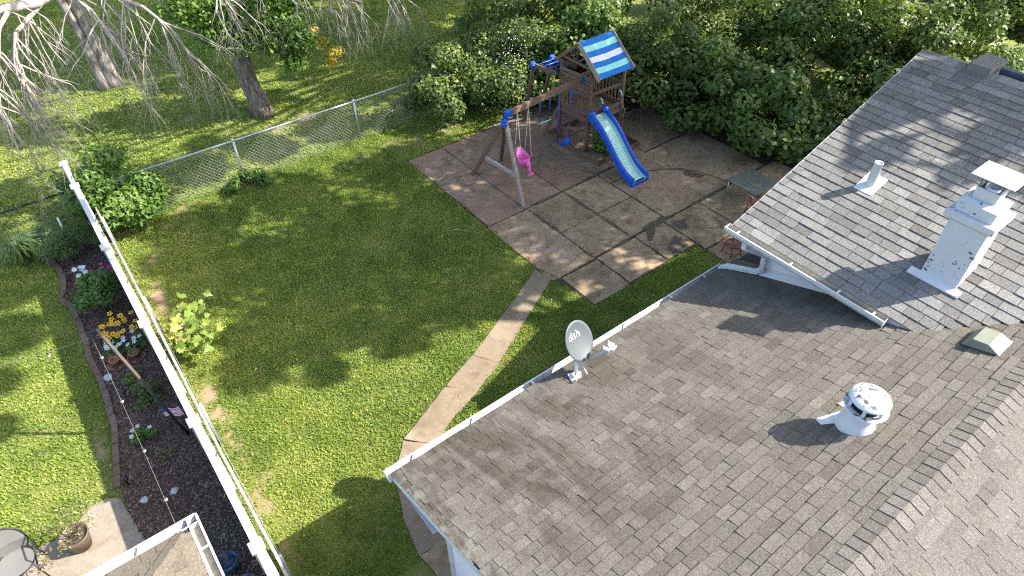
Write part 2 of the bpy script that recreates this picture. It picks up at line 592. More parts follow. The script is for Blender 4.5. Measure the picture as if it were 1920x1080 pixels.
BARE = [(1.75, 15.25, .55, .14, 1), (1.1, 14.75, .35, .12, .9), (1.55, 14.5, .3, .1, .7), (.35, 13.7, .35, .3, .9), (.65, 14.0, .3, .2, .6),
        (.28, 12.9, .25, .4, .6), (.25, 7.55, .22, .16, .9), (.3, 6.1, .2, .15, .8), (.3, 6.9, .15, .3, .5), (2.0, 5.75, .22, .2, .8),
        (5.6, 17.6, 1.0, .55, .9), (6.6, 16.6, 1.2, .35, .7), (4.6, 16.3, .9, .3, .5), (3.2, 19.7, .5, .3, .6), (8.7, 14.6, 1.0, .35, .6),
        (7.6, 14.3, .5, .25, .5), (.4, 11.2, .25, .5, .45), (.15, 8.8, .16, 1.2, .8), (.12, 6.4, .14, 1.2, .9), (.2, 12.2, .25, 1.1, .8), (7.2, 14.6, 1.2, .3, .7), (-1.9, 8.45, .25, .25, .8), (-1.65, 8.9, .14, .7, .8),
        (-2.6, 8.5, .25, .2, .7), (8.6, 16.6, 1.0, .6, .5), (1.2, 5.2, .5, .3, .3), (6.9, 12.6, .3, .6, .35), (4.2, 9.4, .3, .2, .35)]
def bare_at(x, y):
    b = np.zeros_like(x)
    for bx, by, rx, ry, s in BARE:
        d = ((x - bx) / rx) ** 2 + ((y - by) / ry) ** 2
        b = np.maximum(b, s * np.exp(-d * .9))
    b = b * (.1 + 1.25 * vnoise(x, y, 3.7, 3)) * (.35 + 1.1 * vnoise(x, y, 9.1, 4))
    return np.clip(b, 0, 1)

xs = np.concatenate([[-500, -120, -40, -16, -9], np.arange(-6, 16.01, .12), [18, 22, 30, 45, 120, 500]])
ys = np.concatenate([[-500, -120, -40, -12, -4], np.arange(2, 22.01, .12), [24, 28, 34, 45, 80, 160, 500]])
gx, gy = np.meshgrid(xs, ys, indexing='ij')
V = np.stack([gx.ravel(), gy.ravel(), np.zeros(gx.size)], 1)
ni, nj = len(xs), len(ys)
ii, jj = np.meshgrid(np.arange(ni - 1), np.arange(nj - 1), indexing='ij')
q = (ii * nj + jj).ravel()
me = npmesh('ground', V, np.stack([q, q + nj, q + nj + 1, q + 1], 1), 4, ['lawn_soil'])
a = me.attributes.new('bare', 'FLOAT', 'POINT')
a.data.foreach_set('value', bare_at(gx.ravel(), gy.ravel()).astype(np.float32))
tag(link('ground', me), None, None, None, 'structure')

def rough_poly(poly, step=.16, amp=.009, seed=0):
    rs = random.Random(seed)
    o = []
    for i in range(len(poly)):
        a, b = Vector(poly[i]), Vector(poly[(i + 1) % len(poly)])
        n = max(1, int((b - a).length / step))
        nn = Vector((-(b - a).y, (b - a).x)).normalized()
        for k in range(n):
            p = a.lerp(b, k / n) + (nn * rs.uniform(-amp, amp) if k else Vector((rs.uniform(-amp, amp), rs.uniform(-amp, amp))))
            o.append((p.x, p.y))
    return o

def shrink(poly, g):
    """rectangle-ish polygons pulled in by g towards their middle"""
    cx = sum(p[0] for p in poly) / len(poly); cy = sum(p[1] for p in poly) / len(poly)
    return [(x - g * (1 if x > cx else -1), y - g * (1 if y > cy else -1)) for x, y in poly]

# patio: a bed of dirt and the slabs that lie on it
PATIO = [(6.99, 13.72), (6.93, 8.26), (7.02, 7.68), (7.16, 6.62), (10.3, 6.66), (10.25, 4.2), (16, 4.2), (16, 14.0), (10.9, 14.0), (9.9, 13.8)]
patio = flat_sheet('patio', PATIO, .008, 'soil')
ORG[patio.name] = Vector((0, 0, 0))
arc = [(12.83, 7.75), (12.74, 8.16), (12.58, 8.6), (12.31, 8.98), (11.95, 9.25), (11.57, 9.42), (11.0, 9.58), (10.47, 9.62)]
rect = lambda x0, x1, y0, y1: [(x0, y0), (x1, y0), (x1, y1), (x0, y1)]
SLABS = [
    (rect(6.99, 8.09, 10.08, 13.70), 'patio_red'), (rect(8.09, 9.26, 10.08, 12.0), 'patio_red'), (rect(8.09, 9.9, 12.0, 13.72), 'patio_red'),
    (rect(9.26, 10.45, 10.10, 12.0), 'patio_red'), (rect(9.9, 12.2, 12.0, 13.9), 'patio_red'), (rect(10.45, 12.2, 10.10, 12.0), 'patio_concrete'),
    (rect(6.94, 8.15, 7.70, 10.06), 'patio_concrete'),
    (rect(8.15, 9.30, 8.86, 10.07), 'patio_concrete'), (rect(8.15, 9.31, 7.74, 8.85), 'patio_concrete'),
    (rect(9.31, 10.44, 8.88, 10.07), 'patio_concrete'), (rect(9.32, 10.45, 7.76, 8.87), 'patio_concrete'),
    (rect(7.16, 8.17, 6.62, 7.66), 'patio_concrete'), (rect(8.19, 9.36, 6.66, 7.69), 'patio_concrete'), (rect(9.38, 10.30, 6.68, 7.70), 'patio_concrete'),
    ([(10.47, 7.74)] + arc, 'patio_concrete'),
    ([(10.47, 10.09), (10.47, 9.66)] + [(x + .03, y + .035) for x, y in arc[::-1][1:]] + [(14.2, 7.75), (14.2, 10.1)], 'patio_concrete'),
    (rect(10.32, 11.55, 6.42, 7.70), 'patio_concrete'), (rect(11.57, 12.9, 6.42, 7.71), 'patio_concrete'), (rect(12.92, 14.6, 6.0, 7.71), 'patio_concrete'),
    (rect(10.3, 11.6, 4.3, 6.38), 'patio_concrete'), (rect(11.62, 12.9, 4.3, 6.38), 'patio_concrete'),
    (rect(12.22, 14.4, 10.14, 12.0), 'patio_concrete'),
]
rs = random.Random(4)
for i, (p, m) in enumerate(SLABS):
    mb = MB()
    g = .011
    pp = shrink(p, g)
    mb.slab(rough_poly(pp, .15, .010, i), -.05, .024 + rs.uniform(0, .016), rs.random())
    mb.build('slab', m, patio)
# worn round cover set in the slab near the wing
mb = MB()
mb.slab(rough_poly([(11.15 + .2 * math.cos(t), 6.9 + .17 * math.sin(t)) for t in np.linspace(0, 2 * math.pi, 9)[:-1]], .08, .008, 3), .0, .05, .1)
mb.build('patch', 'patio_concrete', patio)

for k, (cx, cy, rx, ry, rot) in enumerate(((10.15, 7.74, .62, .13, 0), (9.75, 7.55, .3, .12, .5), (10.55, 7.35, .22, .2, 0), (8.95, 7.72, .5, .05, 0), (9.31, 8.3, .05, .5, 0), (8.16, 9.2, .05, .55, 0), (9.30, 9.5, .045, .4, 0),
                                       (10.6, 10.12, .6, .06, 0), (9.9, 6.9, .35, .22, .4), (12.0, 7.72, .8, .06, 0), (12.4, 8.6, .12, .3, .5), (8.7, 10.08, .5, .05, 0), (11.6, 10.4, .5, .2, 0))):
    rs2 = random.Random(k + 70)
    pts = []
    for j in range(22):
        t = 2 * math.pi * j / 22; q = rs2.uniform(.55, 1.1)
        x_, y_ = rx * q * math.cos(t), ry * q * math.sin(t)
        pts.append((cx + x_ * math.cos(rot) - y_ * math.sin(rot), cy + x_ * math.sin(rot) + y_ * math.cos(rot)))
    MB().slab(pts, .03, .0445 + .0004 * k).build('dirt_patch', 'patio_dirt', patio)

WALK_L = [(6.90, 8.22), (5.33, 7.48), (4.42, 7.06), (3.60, 6.74), (3.04, 6.50), (2.41, 6.22), (2.08, 5.85), (1.86, 5.45), (1.66, 4.95), (1.58, 4.35), (1.62, 3.9), (1.75, 3.3)]
WALK_R = [(7.0, 7.72), (5.72, 7.06), (4.72, 6.51), (4.0, 6.22), (3.45, 6.05), (2.85, 5.78), (2.62, 5.55), (2.6, 5.2), (2.6, 4.9), (2.6, 4.35), (2.6, 3.9), (2.6, 3.3)]
WALK_R = [(r[0] + (l[0] - r[0]) * (.13 if i < 7 else 0), r[1] + (l[1] - r[1]) * (.13 if i < 7 else 0)) for i, (l, r) in enumerate(zip(WALK_L, WALK_R))]
walkway = flat_sheet('walkway', WALK_L + WALK_R[::-1], .006, 'soil')
ORG[walkway.name] = Vector((0, 0, 0))
for k, (a, b, m) in enumerate(((0, 2, 'walk_concrete'), (2, 3, 'walk_concrete'), (3, 5, 'walk_concrete'), (5, 7, 'walk_concrete'), (7, 9, 'walk_concrete'), (9, 11, 'patio_concrete'))):
    L = WALK_L[a:b + 1]; Rr = WALK_R[a:b + 1]
    d = .007
    def pull(p, q): v = (Vector(q) - Vector(p)).normalized() * d; return (p[0] + v.x, p[1] + v.y)
    L = [pull(L[0], L[1])] + L[1:-1] + [pull(L[-1], L[-2])]
    Rr = [pull(Rr[0], Rr[1])] + Rr[1:-1] + [pull(Rr[-1], Rr[-2])]
    MB().slab(rough_poly(L + Rr[::-1], .14, .012, k + 30), -.05, .03 + .006 * (k % 3), .15 + .25 * (k % 2)).build('paving_slab', m, walkway)

# planting bed on the neighbour's side of the white fence
BRICKS = [(-1.51, 15.50), (-1.34, 15.09), (-1.25, 14.68), (-1.23, 14.11), (-1.30, 13.75), (-1.44, 13.54), (-1.29, 13.17), (-1.27, 12.54), (-1.27, 11.90),
          (-1.31, 11.50), (-1.31, 11.16), (-1.29, 10.75), (-1.31, 10.08), (-1.35, 9.52), (-1.46, 8.95), (-1.57, 8.40), (-1.65, 8.04)]
BED = [(-.27, 15.8), (-1.4, 15.8)] + [(x + .06, y) for x, y in BRICKS] + [(-1.58, 7.4), (-1.5, 7.0), (-1.4, 6.5), (-.27, 6.75)]
flat_sheet('planting_bed', BED, .012, 'mulch')
GRAVEL = [(-1.5, 6.98), (-1.4, 6.45), (-.27, 6.8), (-.27, 3.6), (-1.5, 3.6)]
flat_sheet('gravel_bed', [(-1.45, 6.6), (-.27, 6.85), (-.27, 3.2), (-1.45, 3.2)], .016, 'soil')
PAD = [(-1.63, 8.03), (-1.8, 8.15), (-2.05, 8.16), (-2.3, 7.98), (-2.6, 7.9), (-2.95, 7.96), (-3.5, 8.08), (-5.2, 8.0), (-5.2, 3.5), (-1.46, 3.5), (-1.46, 6.6), (-1.55, 7.3)]
MB().slab(rough_poly(PAD, .2, .012, 9), -.05, .02, .2).build('neighbour_patio', 'pad_concrete')['kind'] = 'structure'

def scatter_mulch():
    rs = np.random.RandomState(5)
    n = 15000
    x = rs.uniform(-1.7, -.26, n * 2); y = rs.uniform(6.4, 15.8, n * 2)
    k = in_poly(x, y, BED)
    x, y = x[k][:n], y[k][:n]
    n = len(x)
    a = rs.uniform(0, 2 * np.pi, n); L = rs.uniform(.012, .05, n); W = rs.uniform(.004, .010, n)
    t = np.stack([np.cos(a), np.sin(a), rs.uniform(-.35, .35, n)], 1)
    b = np.stack([-np.sin(a), np.cos(a), rs.uniform(-.4, .4, n)], 1)
    P = np.stack([x, y, rs.uniform(.018, .035, n)], 1)
    V = np.stack([P - t * L[:, None] - b * W[:, None], P + t * L[:, None] - b * W[:, None], P + t * L[:, None] + b * W[:, None], P - t * L[:, None] + b * W[:, None]], 1).reshape(-1, 3)
    me = npmesh('mulch_chips', V, np.arange(n * 4).reshape(-1, 4), 4, ['mulch_chip'], rs.rand(n) ** 1.2)
    tag(link('mulch_chips', me), 'dark brown shredded bark mulch strewn over the planting bed', 'mulch', None, 'stuff')
    # gravel: small octahedra
    n = 2600
    x = rs.uniform(-1.45, -.28, n); y = rs.uniform(4.0, 6.95, n)
    k = in_poly(x, y, GRAVEL); x, y = x[k], y[k]; n = len(x)
    r = rs.uniform(.010, .026, n)
    base = np.array([[1, 0, 0], [0, 1, 0], [-1, 0, 0], [0, -1, 0], [0, 0, .7], [0, 0, -.7]])
    jit = rs.uniform(.6, 1.25, (n, 6, 1))
    V = np.stack([x, y, np.full(n, .028)], 1)[:, None] + base[None] * jit * r[:, None, None]
    F = np.array([[0, 1, 4], [1, 2, 4], [2, 3, 4], [3, 0, 4], [1, 0, 5], [2, 1, 5], [3, 2, 5], [0, 3, 5]])
    F = (np.arange(n)[:, None, None] * 6 + F[None]).reshape(-1, 3)
    me = npmesh('gravel', V.reshape(-1, 3), F, 3, ['gravel_stone'], np.repeat(rs.rand(n), 8))
    tag(link('gravel', me), 'grey brown loose gravel between the white fence and the porch roof', 'gravel', None, 'stuff')
scatter_mulch()

edging = thing('brick_edging', 'curving row of weathered red and grey bricks edging the mulch bed', 'edging', (-1.35, 12, 0))
def brick_row():
    rs = random.Random(3)
    pts = [Vector(p) for p in BRICKS]
    seg = []
    tot = 0
    for a, b in zip(pts, pts[1:]):
        seg.append((tot, a, b)); tot += (b - a).length
    L = .225
    s = 0
    def at(s):
        for t0, a, b in reversed(seg):
            if s >= t0: return a.lerp(b, (s - t0) / (b - a).length)
        return pts[0]
    while s + L < tot:
        a, b = at(s + .006), at(s + L - .006)
        h = .055 + rs.uniform(0, .02)
        dz = rs.uniform(-.006, .006)
        o = Vector((rs.uniform(-.012, .012), 0))
        a, b = a + o, b + o
        mb = MB()
        mb.bar((a.x, a.y, h / 2 + dz), (b.x, b.y, h / 2 - dz), .105 + rs.uniform(-.006, .006), h, tone=rs.random())
        mb.build('brick', 'brick_mix', edging, .008)
        s += L
brick_row()

# ------------------------------------------------------------------ the house
house = thing('house', 'grey shingled single storey house with white siding and higher wing', 'house', (6, 2, 0))
TABS = []
def course_tabs(P0, U, S, N, rows, expo, span, seed, wmin=.15, wmax=.38, lift=.014, gap=.006, sd=.13):
    """tabs as (eight corners, tone): P0 lower corner, U along the course, S up the slope, N normal; span(row)->(a,b)"""
    rs = random.Random(seed)
    P0, U, S, N = map(Vector, (P0, U, S, N))
    out = []
    for r in range(rows):
        a, b = span(r)
        if b - a < .04: continue
        x = a - (rs.uniform(0, .3))
        row_t = rs.uniform(-.07, .07)
        while x < b:
            w = rs.choice((rs.uniform(wmin, wmin + .1), rs.uniform(.20, wmax), rs.uniform(.20, wmax)))
            x0, x1 = max(x, a), min(x + w - gap, b)
            x += w
            if x1 - x0 < .02: continue
            s0 = r * expo + rs.uniform(-.003, .003)
            s1 = (r + 1) * expo + .025
            lf = lift * rs.choice((.7, 1, 1, 1.35))
            lo = P0 + S * s0; up = P0 + S * s1
            p = [lo + U * x0 - N * .004, lo + U * x1 - N * .004, up + U * x1 - N * .004, up + U * x0 - N * .004,
                 lo + U * x0 + N * lf, lo + U * x1 + N * lf, up + U * x1 + N * .001, up + U * x0 + N * .001]
            t = min(1, max(0, .5 + row_t + rs.gauss(0, sd)))
            out.append((p, t))
    return out

cs = 1 / math.sqrt(1 + SLOPE ** 2); sn = SLOPE * cs
Y0 = 4.175                                   # lower edge of the main roof
EXPO = .127
main_rows = int(math.hypot(Y0 - RIDGE_Y, main_z(RIDGE_Y) - main_z(Y0)) / EXPO)
def main_span(r):
    y = Y0 - (r + .5) * EXPO * cs
    return 1.385, (7.62 if y > 1.42 else 8.456 - y + .02)
t_main = course_tabs((0, Y0, main_z(Y0)), (1, 0, 0), (0, -cs, sn), (0, sn, cs), main_rows, EXPO, main_span, 11, .13, .31)
YF = RIDGE_Y - 2.1
far_z = lambda y: RIDGE_Z - SLOPE * (RIDGE_Y - y)
far_rows = int(2.1 / cs / EXPO)
def far_span(r):
    y = YF + (r + .5) * EXPO * cs
    return 1.385, 7.956 + y
t_far = course_tabs((0, YF, far_z(YF)), (1, 0, 0), (0, cs, sn), (0, -sn, cs), far_rows, EXPO, far_span, 12, .12, .36)
X0 = 7.065                                   # lower edge of the wing roof
WEXPO = .1405
wing_rows = int(math.hypot(11.15 - X0, wing_z(11.15) - wing_z(X0)) / WEXPO)
def wing_span(r):
    x = X0 + (r + .5) * WEXPO * cs
    lo = 8.456 - x if x < 8.206 else -2.6
    return -4.06, -lo
t_wing = course_tabs((X0, 0, wing_z(X0)), (0, -1, 0), (cs, 0, sn), (-sn, 0, cs), wing_rows, WEXPO, wing_span, 13, .14, .36, .013, .006, .22)
cut = []
for (p, t) in t_wing: cut.append((p, t))

def prism_part(name, prof, a, b, axis, mat, parent):
    return MB().prism(prof, a, b, axis).build(name, mat, parent)

zt = .02
main_roof = prism_part('main_roof', [(Y0 - .01, main_z(Y0) - zt + .004), (RIDGE_Y, RIDGE_Z - .006), (-3.6, far_z(-3.6) - .006), (-3.6, far_z(-3.6) - .10), (RIDGE_Y, RIDGE_Z - .12), (Y0 - .01, main_z(Y0) - .12)], 1.40, 12.0, 'x', 'felt', house)
wing_roof = prism_part('wing_roof', [(X0 + .01, wing_z(X0) - .006), (11.15, wing_z(11.15) - .006), (15.25, wing_z(X0) - .006), (15.25, wing_z(X0) - .12), (11.15, wing_z(11.15) - .13), (X0 + .01, wing_z(X0) - .12)], -2.6, 4.045, 'y', 'felt', house)

camv = Vector((0, 0, CAM_Z))
def screen(p):
    d = Vector(p) - camv
    x, y, z = d.dot(_r2), d.dot(_u2), d.dot(_f)
    return (x / z * 1238.15 + 960, 540 - y / z * 1238.15, z)
near = []
for src, m in ((t_main, 'shingle_main'), (t_far, 'shingle_far')):
    for (p, t) in src:
        c = (p[4] + p[6]) / 2
        sx, sy, sz = screen(c)
        inside = 20 < sx < 1900 and 20 < sy < 1060
        area = (p[5] - p[4]).length * EXPO / (c - camv).length ** 2 if inside else 0
        near.append((area, p, t, m))
near.sort(key=lambda q: -q[0])
TOP = near[:300]
rest = {'shingle_main': MB(), 'shingle_far': MB()}
for a, p, t, m in TOP:
    MB().hexa(p, t).build('shingle', m, main_roof)
for a, p, t, m in near[300:]:
    rest[m].hexa(p, t)
tag(rest['shingle_main'].build('shingles', 'shingle_main', main_roof), None, None, None, 'stuff')
tag(rest['shingle_far'].build('shingles', 'shingle_far', main_roof), None, None, None, 'stuff')
mb = MB()
for p, t in t_wing: mb.hexa(p, t)
tag(mb.build('shingles', 'shingle_wing', wing_roof), None, None, None, 'stuff')

# ridge caps, each a bent shingle lapped over the next
def ridge_cap(axis, s, L, cy, cz, w, tone, lift):
    prof = [(-w * cs, -w * sn), (-.045, -.020), (0, -.002), (.045, -.020), (w * cs, -w * sn)]
    vs = []
    for t, h in ((s, .015 + lift), (s + L, .007)):
        for dy, dz in prof:
            vs.append((t, cy + dy, cz + dz + h) if axis == 'x' else (cy + dy, t, cz + dz + h))
    for t, h in ((s, .006), (s + L, -.004)):
        for dy, dz in prof:
            vs.append((t, cy + dy, cz + dz + h) if axis == 'x' else (cy + dy, t, cz + dz + h))
    fs = [(i, i + 1, 6 + i, 5 + i) for i in range(4)]
    fs += [(i + 1, i, 10 + i, 11 + i) for i in range(4)]
    fs += [(0, 5, 15, 10), (4, 14, 19, 9)]
    return MB().add(vs, fs, tone)
rs = random.Random(8)
k = 0
x = 1.385
while x < 8.1:
    ridge_cap('x', x, .16, RIDGE_Y, RIDGE_Z, .145, min(1, max(0, rs.gauss(.55, .2))), rs.uniform(0, .004)).build('ridge_cap', 'shingle_far', main_roof)
    x += .127
y = 4.06
while y > -.6:
    ridge_cap('y', y, -.34, 11.15, wing_z(11.15), .15, min(1, max(0, rs.gauss(.5, .2))), 0).build('ridge_cap', 'shingle_wing', wing_roof)
    y -= .29

# trim, soffits, walls
WX0, WY0 = 1.56, 3.32
wall = MB()
wall.prism([(WY0, 0), (WY0, main_z(WY0) - .13), (RIDGE_Y, RIDGE_Z - .14), (-3.2, far_z(-3.2) - .12), (-3.2, 0)], WX0 + .03, 7.3, 'x')
wall.build('wall', 'siding', house)
wall2 = MB()
wall2.prism([(7.42, 0), (7.42, wing_z(7.42) - .13), (11.15, wing_z(11.15) - .15), (14.88, wing_z(7.42) - .13), (14.88, 0)], -2.4, 3.62, 'y')
wall2.build('wing_wall', 'siding', house)
# lap siding on the gable end that shows under the lower rake
for i in range(26):
    z = 2.9 - i * .112
    def ytop(zz): return WY0 if zz <= main_z(WY0) - .14 else EAVE_Y - (zz + .14 - EAVE_Z) / SLOPE
    ya = ytop(z)
    if z < .05: break
    mb = MB()
    mb.hexa([(WX0 + .002, -3.0, z - .112), (WX0 + .002, ya - .07, z - .112), (WX0 + .028, ya - .07, z - .112), (WX0 + .028, -3.0, z - .112),
             (WX0 + .016, -3.0, z), (WX0 + .016, ya - .07, z), (WX0 + .028, ya - .07, z), (WX0 + .028, -3.0, z)])
    mb.build('siding_board', 'siding', house)
# more siding up the gable triangle
for i in range(10):
    z = 2.9 + i * .112
    ya = EAVE_Y - (z + .27 - EAVE_Z) / SLOPE
    yb = RIDGE_Y - (RIDGE_Z - z - .27) / SLOPE
    if ya - yb < .2: break
    mb = MB()
    mb.hexa([(WX0 + .002, yb, z), (WX0 + .002, ya, z), (WX0 + .028, ya, z), (WX0 + .028, yb, z),
             (WX0 + .016, yb, z + .112), (WX0 + .016, ya, z + .112), (WX0 + .028, ya, z + .112), (WX0 + .028, yb, z + .112)])
    mb.build('siding_board', 'siding', house)
MB().box((WX0 - .012, WY0 - .075, 0), (WX0 + .06, WY0 + .012, main_z(WY0) - .15)).build('corner_trim', 'white_metal', house, .004)
def slope_bar(x0, x1, ya, yb, top, bot):
    return MB().hexa([(x0, ya, main_z(ya) + bot), (x1, ya, main_z(ya) + bot), (x1, yb, main_z(yb) + bot), (x0, yb, main_z(yb) + bot),
                      (x0, ya, main_z(ya) + top), (x1, ya, main_z(ya) + top), (x1, yb, main_z(yb) + top), (x0, yb, main_z(yb) + top)])
slope_bar(1.392, 1.418, 4.155, RIDGE_Y, -.022, -.15).build('rake_board', 'white_metal', house)
slope_bar(1.420, WX0 + .02, 4.05, RIDGE_Y, -.125, -.14).build('rake_soffit', 'white_metal', house)
MB().box((1.41, WY0 + .01, 2.488), (7.4, 4.13, 2.50)).build('eave_soffit', 'white_metal', house)
MB().box((1.405, 4.132, 2.49), (7.4, 4.157, main_z(Y0) - .02)).build('fascia', 'white_metal', house)
MB().box((7.09, 1.2, wing_z(X0) - .16), (7.425, 3.63, wing_z(X0) - .13)).build('eave_soffit', 'white_metal', house)
MB().box((7.072, 1.3, wing_z(X0) - .17), (7.088, 4.04, wing_z(X0) - .012)).build('fascia', 'white_metal', house)
def wslope_bar(y0, y1, xa, xb, top, bot):
    return MB().hexa([(xa, y0, wing_z(xa) + bot), (xb, y0, wing_z(xb) + bot), (xb, y1, wing_z(xb) + bot), (xa, y1, wing_z(xa) + bot),
                      (xa, y0, wing_z(xa) + top), (xb, y0, wing_z(xb) + top), (xb, y1, wing_z(xb) + top), (xa, y1, wing_z(xa) + top)])
wslope_bar(4.047, 4.072, 7.08, 11.15, .004, -.15).build('rake_board', 'white_metal', house)
wslope_bar(3.60, 4.045, 7.10, 11.15, -.135, -.15).build('rake_soffit', 'white_metal', house)

GP = [(0, .105), (0, 0), (.092, 0), (.125, .055), (.125, .105), (.105, .105), (.105, .098), (.119, .097), (.119, .057), (.089, .006), (.005, .006), (.005, .105)]
def gutter(name, axis, a, b, wallpos, sgn, ztop, hangers, parent):
    prof = [(wallpos + sgn * d, ztop - .105 + h) for d, h in GP]
    g = MB().prism(prof, a, b, axis).build(name, 'white_metal', parent)
    def B(t0, t1, d0, d1, h0, h1):
        mb = MB()
        p0, p1 = sorted((wallpos + sgn * d0, wallpos + sgn * d1))
        lo, hi_ = min(t0, t1), max(t0, t1)
        if axis == 'x': mb.box((lo, p0, ztop - .105 + h0), (hi_, p1, ztop - .105 + h1))
        else: mb.box((p0, lo, ztop - .105 + h0), (p1, hi_, ztop - .105 + h1))
        return mb
    B(a + .003, b - .003, .006, .088, .0065, .012).build('gutter_bed', 'gutter_inside', g)
    B(a + .003, b - .003, .0055, .0075, .013, .103).build('gutter_lining', 'gutter_inside', g)
    for t in (a, b):
        s = .002 if t == min(a, b) else -.002
        B(t - s * .5, t + s * 2, .001, .124, .001, .104).build('end_cap', 'white_metal', g)
    for t in hangers:
        B(t - .012, t + .012, .004, .118, .088, .0985).build('hanger', 'white_metal', g)
    return g
gutter('gutter', 'x', 1.345, 7.36, 4.160, 1, 2.612, (1.75, 2.62, 3.55, 4.5, 5.28, 6.2, 6.95), house)
gutter('gutter', 'y', 1.70, 4.115, 7.07, -1, 3.635, (1.86, 2.35, 3.05, 3.92), house)
# downspout of the wing gutter: drop, offset to the wall, down to the lower roof and along it into the lower gutter
ds = MB()
ds.bar((7.0, 3.76, 3.53), (7.0, 3.76, 3.42), .075, .055)
ds.bar((7.0, 3.76, 3.44), (7.33, 3.60, 3.24), .075, .055)
ds.bar((7.33, 3.60, 3.28), (7.36, 3.58, 2.93), .075, .055)
ds.build('downspout', 'white_metal', house, .008)
ds = MB()
ds.bar((7.36, 3.58, 2.95), (7.36, 3.66, 2.90), .085, .065)
ds.bar((7.36, 3.62, main_z(3.62) + .055), (7.30, 4.13, main_z(4.13) + .05), .085, .06)
ds.bar((7.30, 4.11, main_z(4.13) + .06), (7.29, 4.22, 2.60), .085, .06)
ds.build('downspout', 'white_metal', house, .008)
# flashing where the wing wall meets the lower roof, and the little return beside the gutter's end
MB().hexa([(7.34, 3.6, main_z(3.6) + .014), (7.415, 3.6, main_z(3.6) + .014), (7.415, 1.45, main_z(1.45) + .014), (7.34, 1.45, main_z(1.45) + .014),
           (7.34, 3.6, main_z(3.6) + .018), (7.415, 3.6, main_z(3.6) + .11), (7.415, 1.45, main_z(1.45) + .11), (7.34, 1.45, main_z(1.45) + .018)]).build('wall_flashing', 'white_metal', house)

# chimney: body, corbelled band, crown, flue and its plate
chim = MB().box((7.79, 1.385, 3.62), (8.205, 1.815, 4.79)).build('chimney', 'chimney_paint', house, .006)
mb = MB()
mb.hexa([(7.785, 1.38, 4.74), (8.21, 1.38, 4.74), (8.21, 1.82, 4.74), (7.785, 1.82, 4.74), (7.73, 1.335, 4.785), (8.265, 1.335, 4.785), (8.265, 1.885, 4.785), (7.73, 1.885, 4.785)])
mb.box((7.73, 1.335, 4.7852), (8.265, 1.885, 4.865))
mb.build('chimney_band', 'chimney_paint', chim, .004)
mb = MB()
mb.box((7.805, 1.41, 4.866), (8.20, 1.835, 5.0))
mb.hexa([(7.80, 1.40, 5.0), (8.205, 1.40, 5.0), (8.205, 1.845, 5.0), (7.80, 1.845, 5.0), (7.87, 1.46, 5.035), (8.16, 1.46, 5.035), (8.16, 1.79, 5.035), (7.87, 1.79, 5.035)])
mb.build('chimney_crown', 'chimney_paint', chim, .004)
mb = MB()
fx0, fx1, fy0, fy1 = 7.915, 8.135, 1.505, 1.755
for a, b in (((fx0, fy0), (fx1, fy0 + .02)), ((fx0, fy1 - .02), (fx1, fy1)), ((fx0, fy0 + .02), (fx0 + .02, fy1 - .02)), ((fx1 - .02, fy0 + .02), (fx1, fy1 - .02))):
    mb.box((*a, 5.02), (*b, 5.165))
mb.build('flue_box', 'white_metal', chim)
mb = MB(); mb.lathe([(.0, 5.05), (.085, 5.05), (.085, 5.19), (.075, 5.19), (.075, 5.06)], (8.02, 1.62, 0), 18)
mb.build('flue_pipe', 'galv', chim)
MB().box((fx0 + .021, fy0 + .021, 5.036), (fx1 - .021, fy1 - .021, 5.045)).build('flue_throat', 'flue_dark', chim)
mb = MB()
for px, py in ((7.93, 1.52), (8.12, 1.52), (7.93, 1.74), (8.12, 1.74)):
    mb.bar((px, py, 5.16), (px, py, 5.30), .014, .014)
mb.build('cap_stay', 'rusty_brown', chim)
MB().box((7.865, 1.395, 5.30), (8.285, 1.86, 5.308)).build('chimney_cap', 'white_metal', chim, .002)
mb = MB()
for px, py in ((7.93, 1.50), (8.12, 1.50), (7.93, 1.75), (8.12, 1.75)):
    mb.lathe([(0, 5.313), (.009, 5.313), (.009, 5.307)], (px, py, 0), 8)
mb.build('cap_bolt', 'rusty_brown', chim)
def roof_plate(x0, x1, y0, y1, zf, h, along='wing'):
    P = []
    for dz in (.012, h):
        for x, y in ((x0, y0), (x1, y0), (x1, y1), (x0, y1)):
            P.append((x, y, zf(x if along == 'wing' else y) + dz))
    return MB().hexa(P)
roof_plate(7.70, 7.795, 1.30, 1.935, wing_z, .03).build('chimney_flashing', 'flashing', chim)
# plumbing pipe on the wing
pb = (8.60, 3.085)
mb = MB(); zb = wing_z(8.6)
mb.lathe([(.062, zb - .04), (.058, zb + .36), (.060, zb + .362), (.049, zb + .362), (.047, zb + .1), (0, zb + .1)], (*pb, 0), 20)
vp = mb.build('vent_pipe', 'white_metal', house)
roof_plate(8.44, 8.78, 2.95, 3.22, wing_z, .022).build('pipe_flashing', 'flashing', vp)
# flue vent with mushroom cap on the main roof
fc = (5.20, 1.055)
fz = main_z(fc[1])
mb = MB()
mb.lathe([(0.196, fz - .12), (0.192, fz - .01), (0.180, fz + .05), (0.152, fz + .11), (0.132, fz + .18), (0.128, fz + .23), (0.128, fz + .30)], (*fc, 0), 28)
fv = mb.build('flue_vent', 'vent_cap', house)
mb = MB(); mb.lathe([(0.128, fz + .285), (0.188, fz + .293), (0.214, fz + .315), (0.210, fz + .320), (0.132, fz + .302)], (*fc, 0), 30)
mb.build('vent_collar', 'vent_cap', fv)
mb = MB(); mb.lathe([(0.120, fz + .28), (0.120, fz + .45)], (*fc, 0), 24)
mb.build('vent_throat', 'flue_dark', fv)
mb = MB()
for k in range(6):
    t = k * math.pi / 3 + .3
    mb.bar((fc[0] + .165 * math.cos(t), fc[1] + .165 * math.sin(t), fz + .30), (fc[0] + .165 * math.cos(t), fc[1] + .165 * math.sin(t), fz + .44), .03, .012)
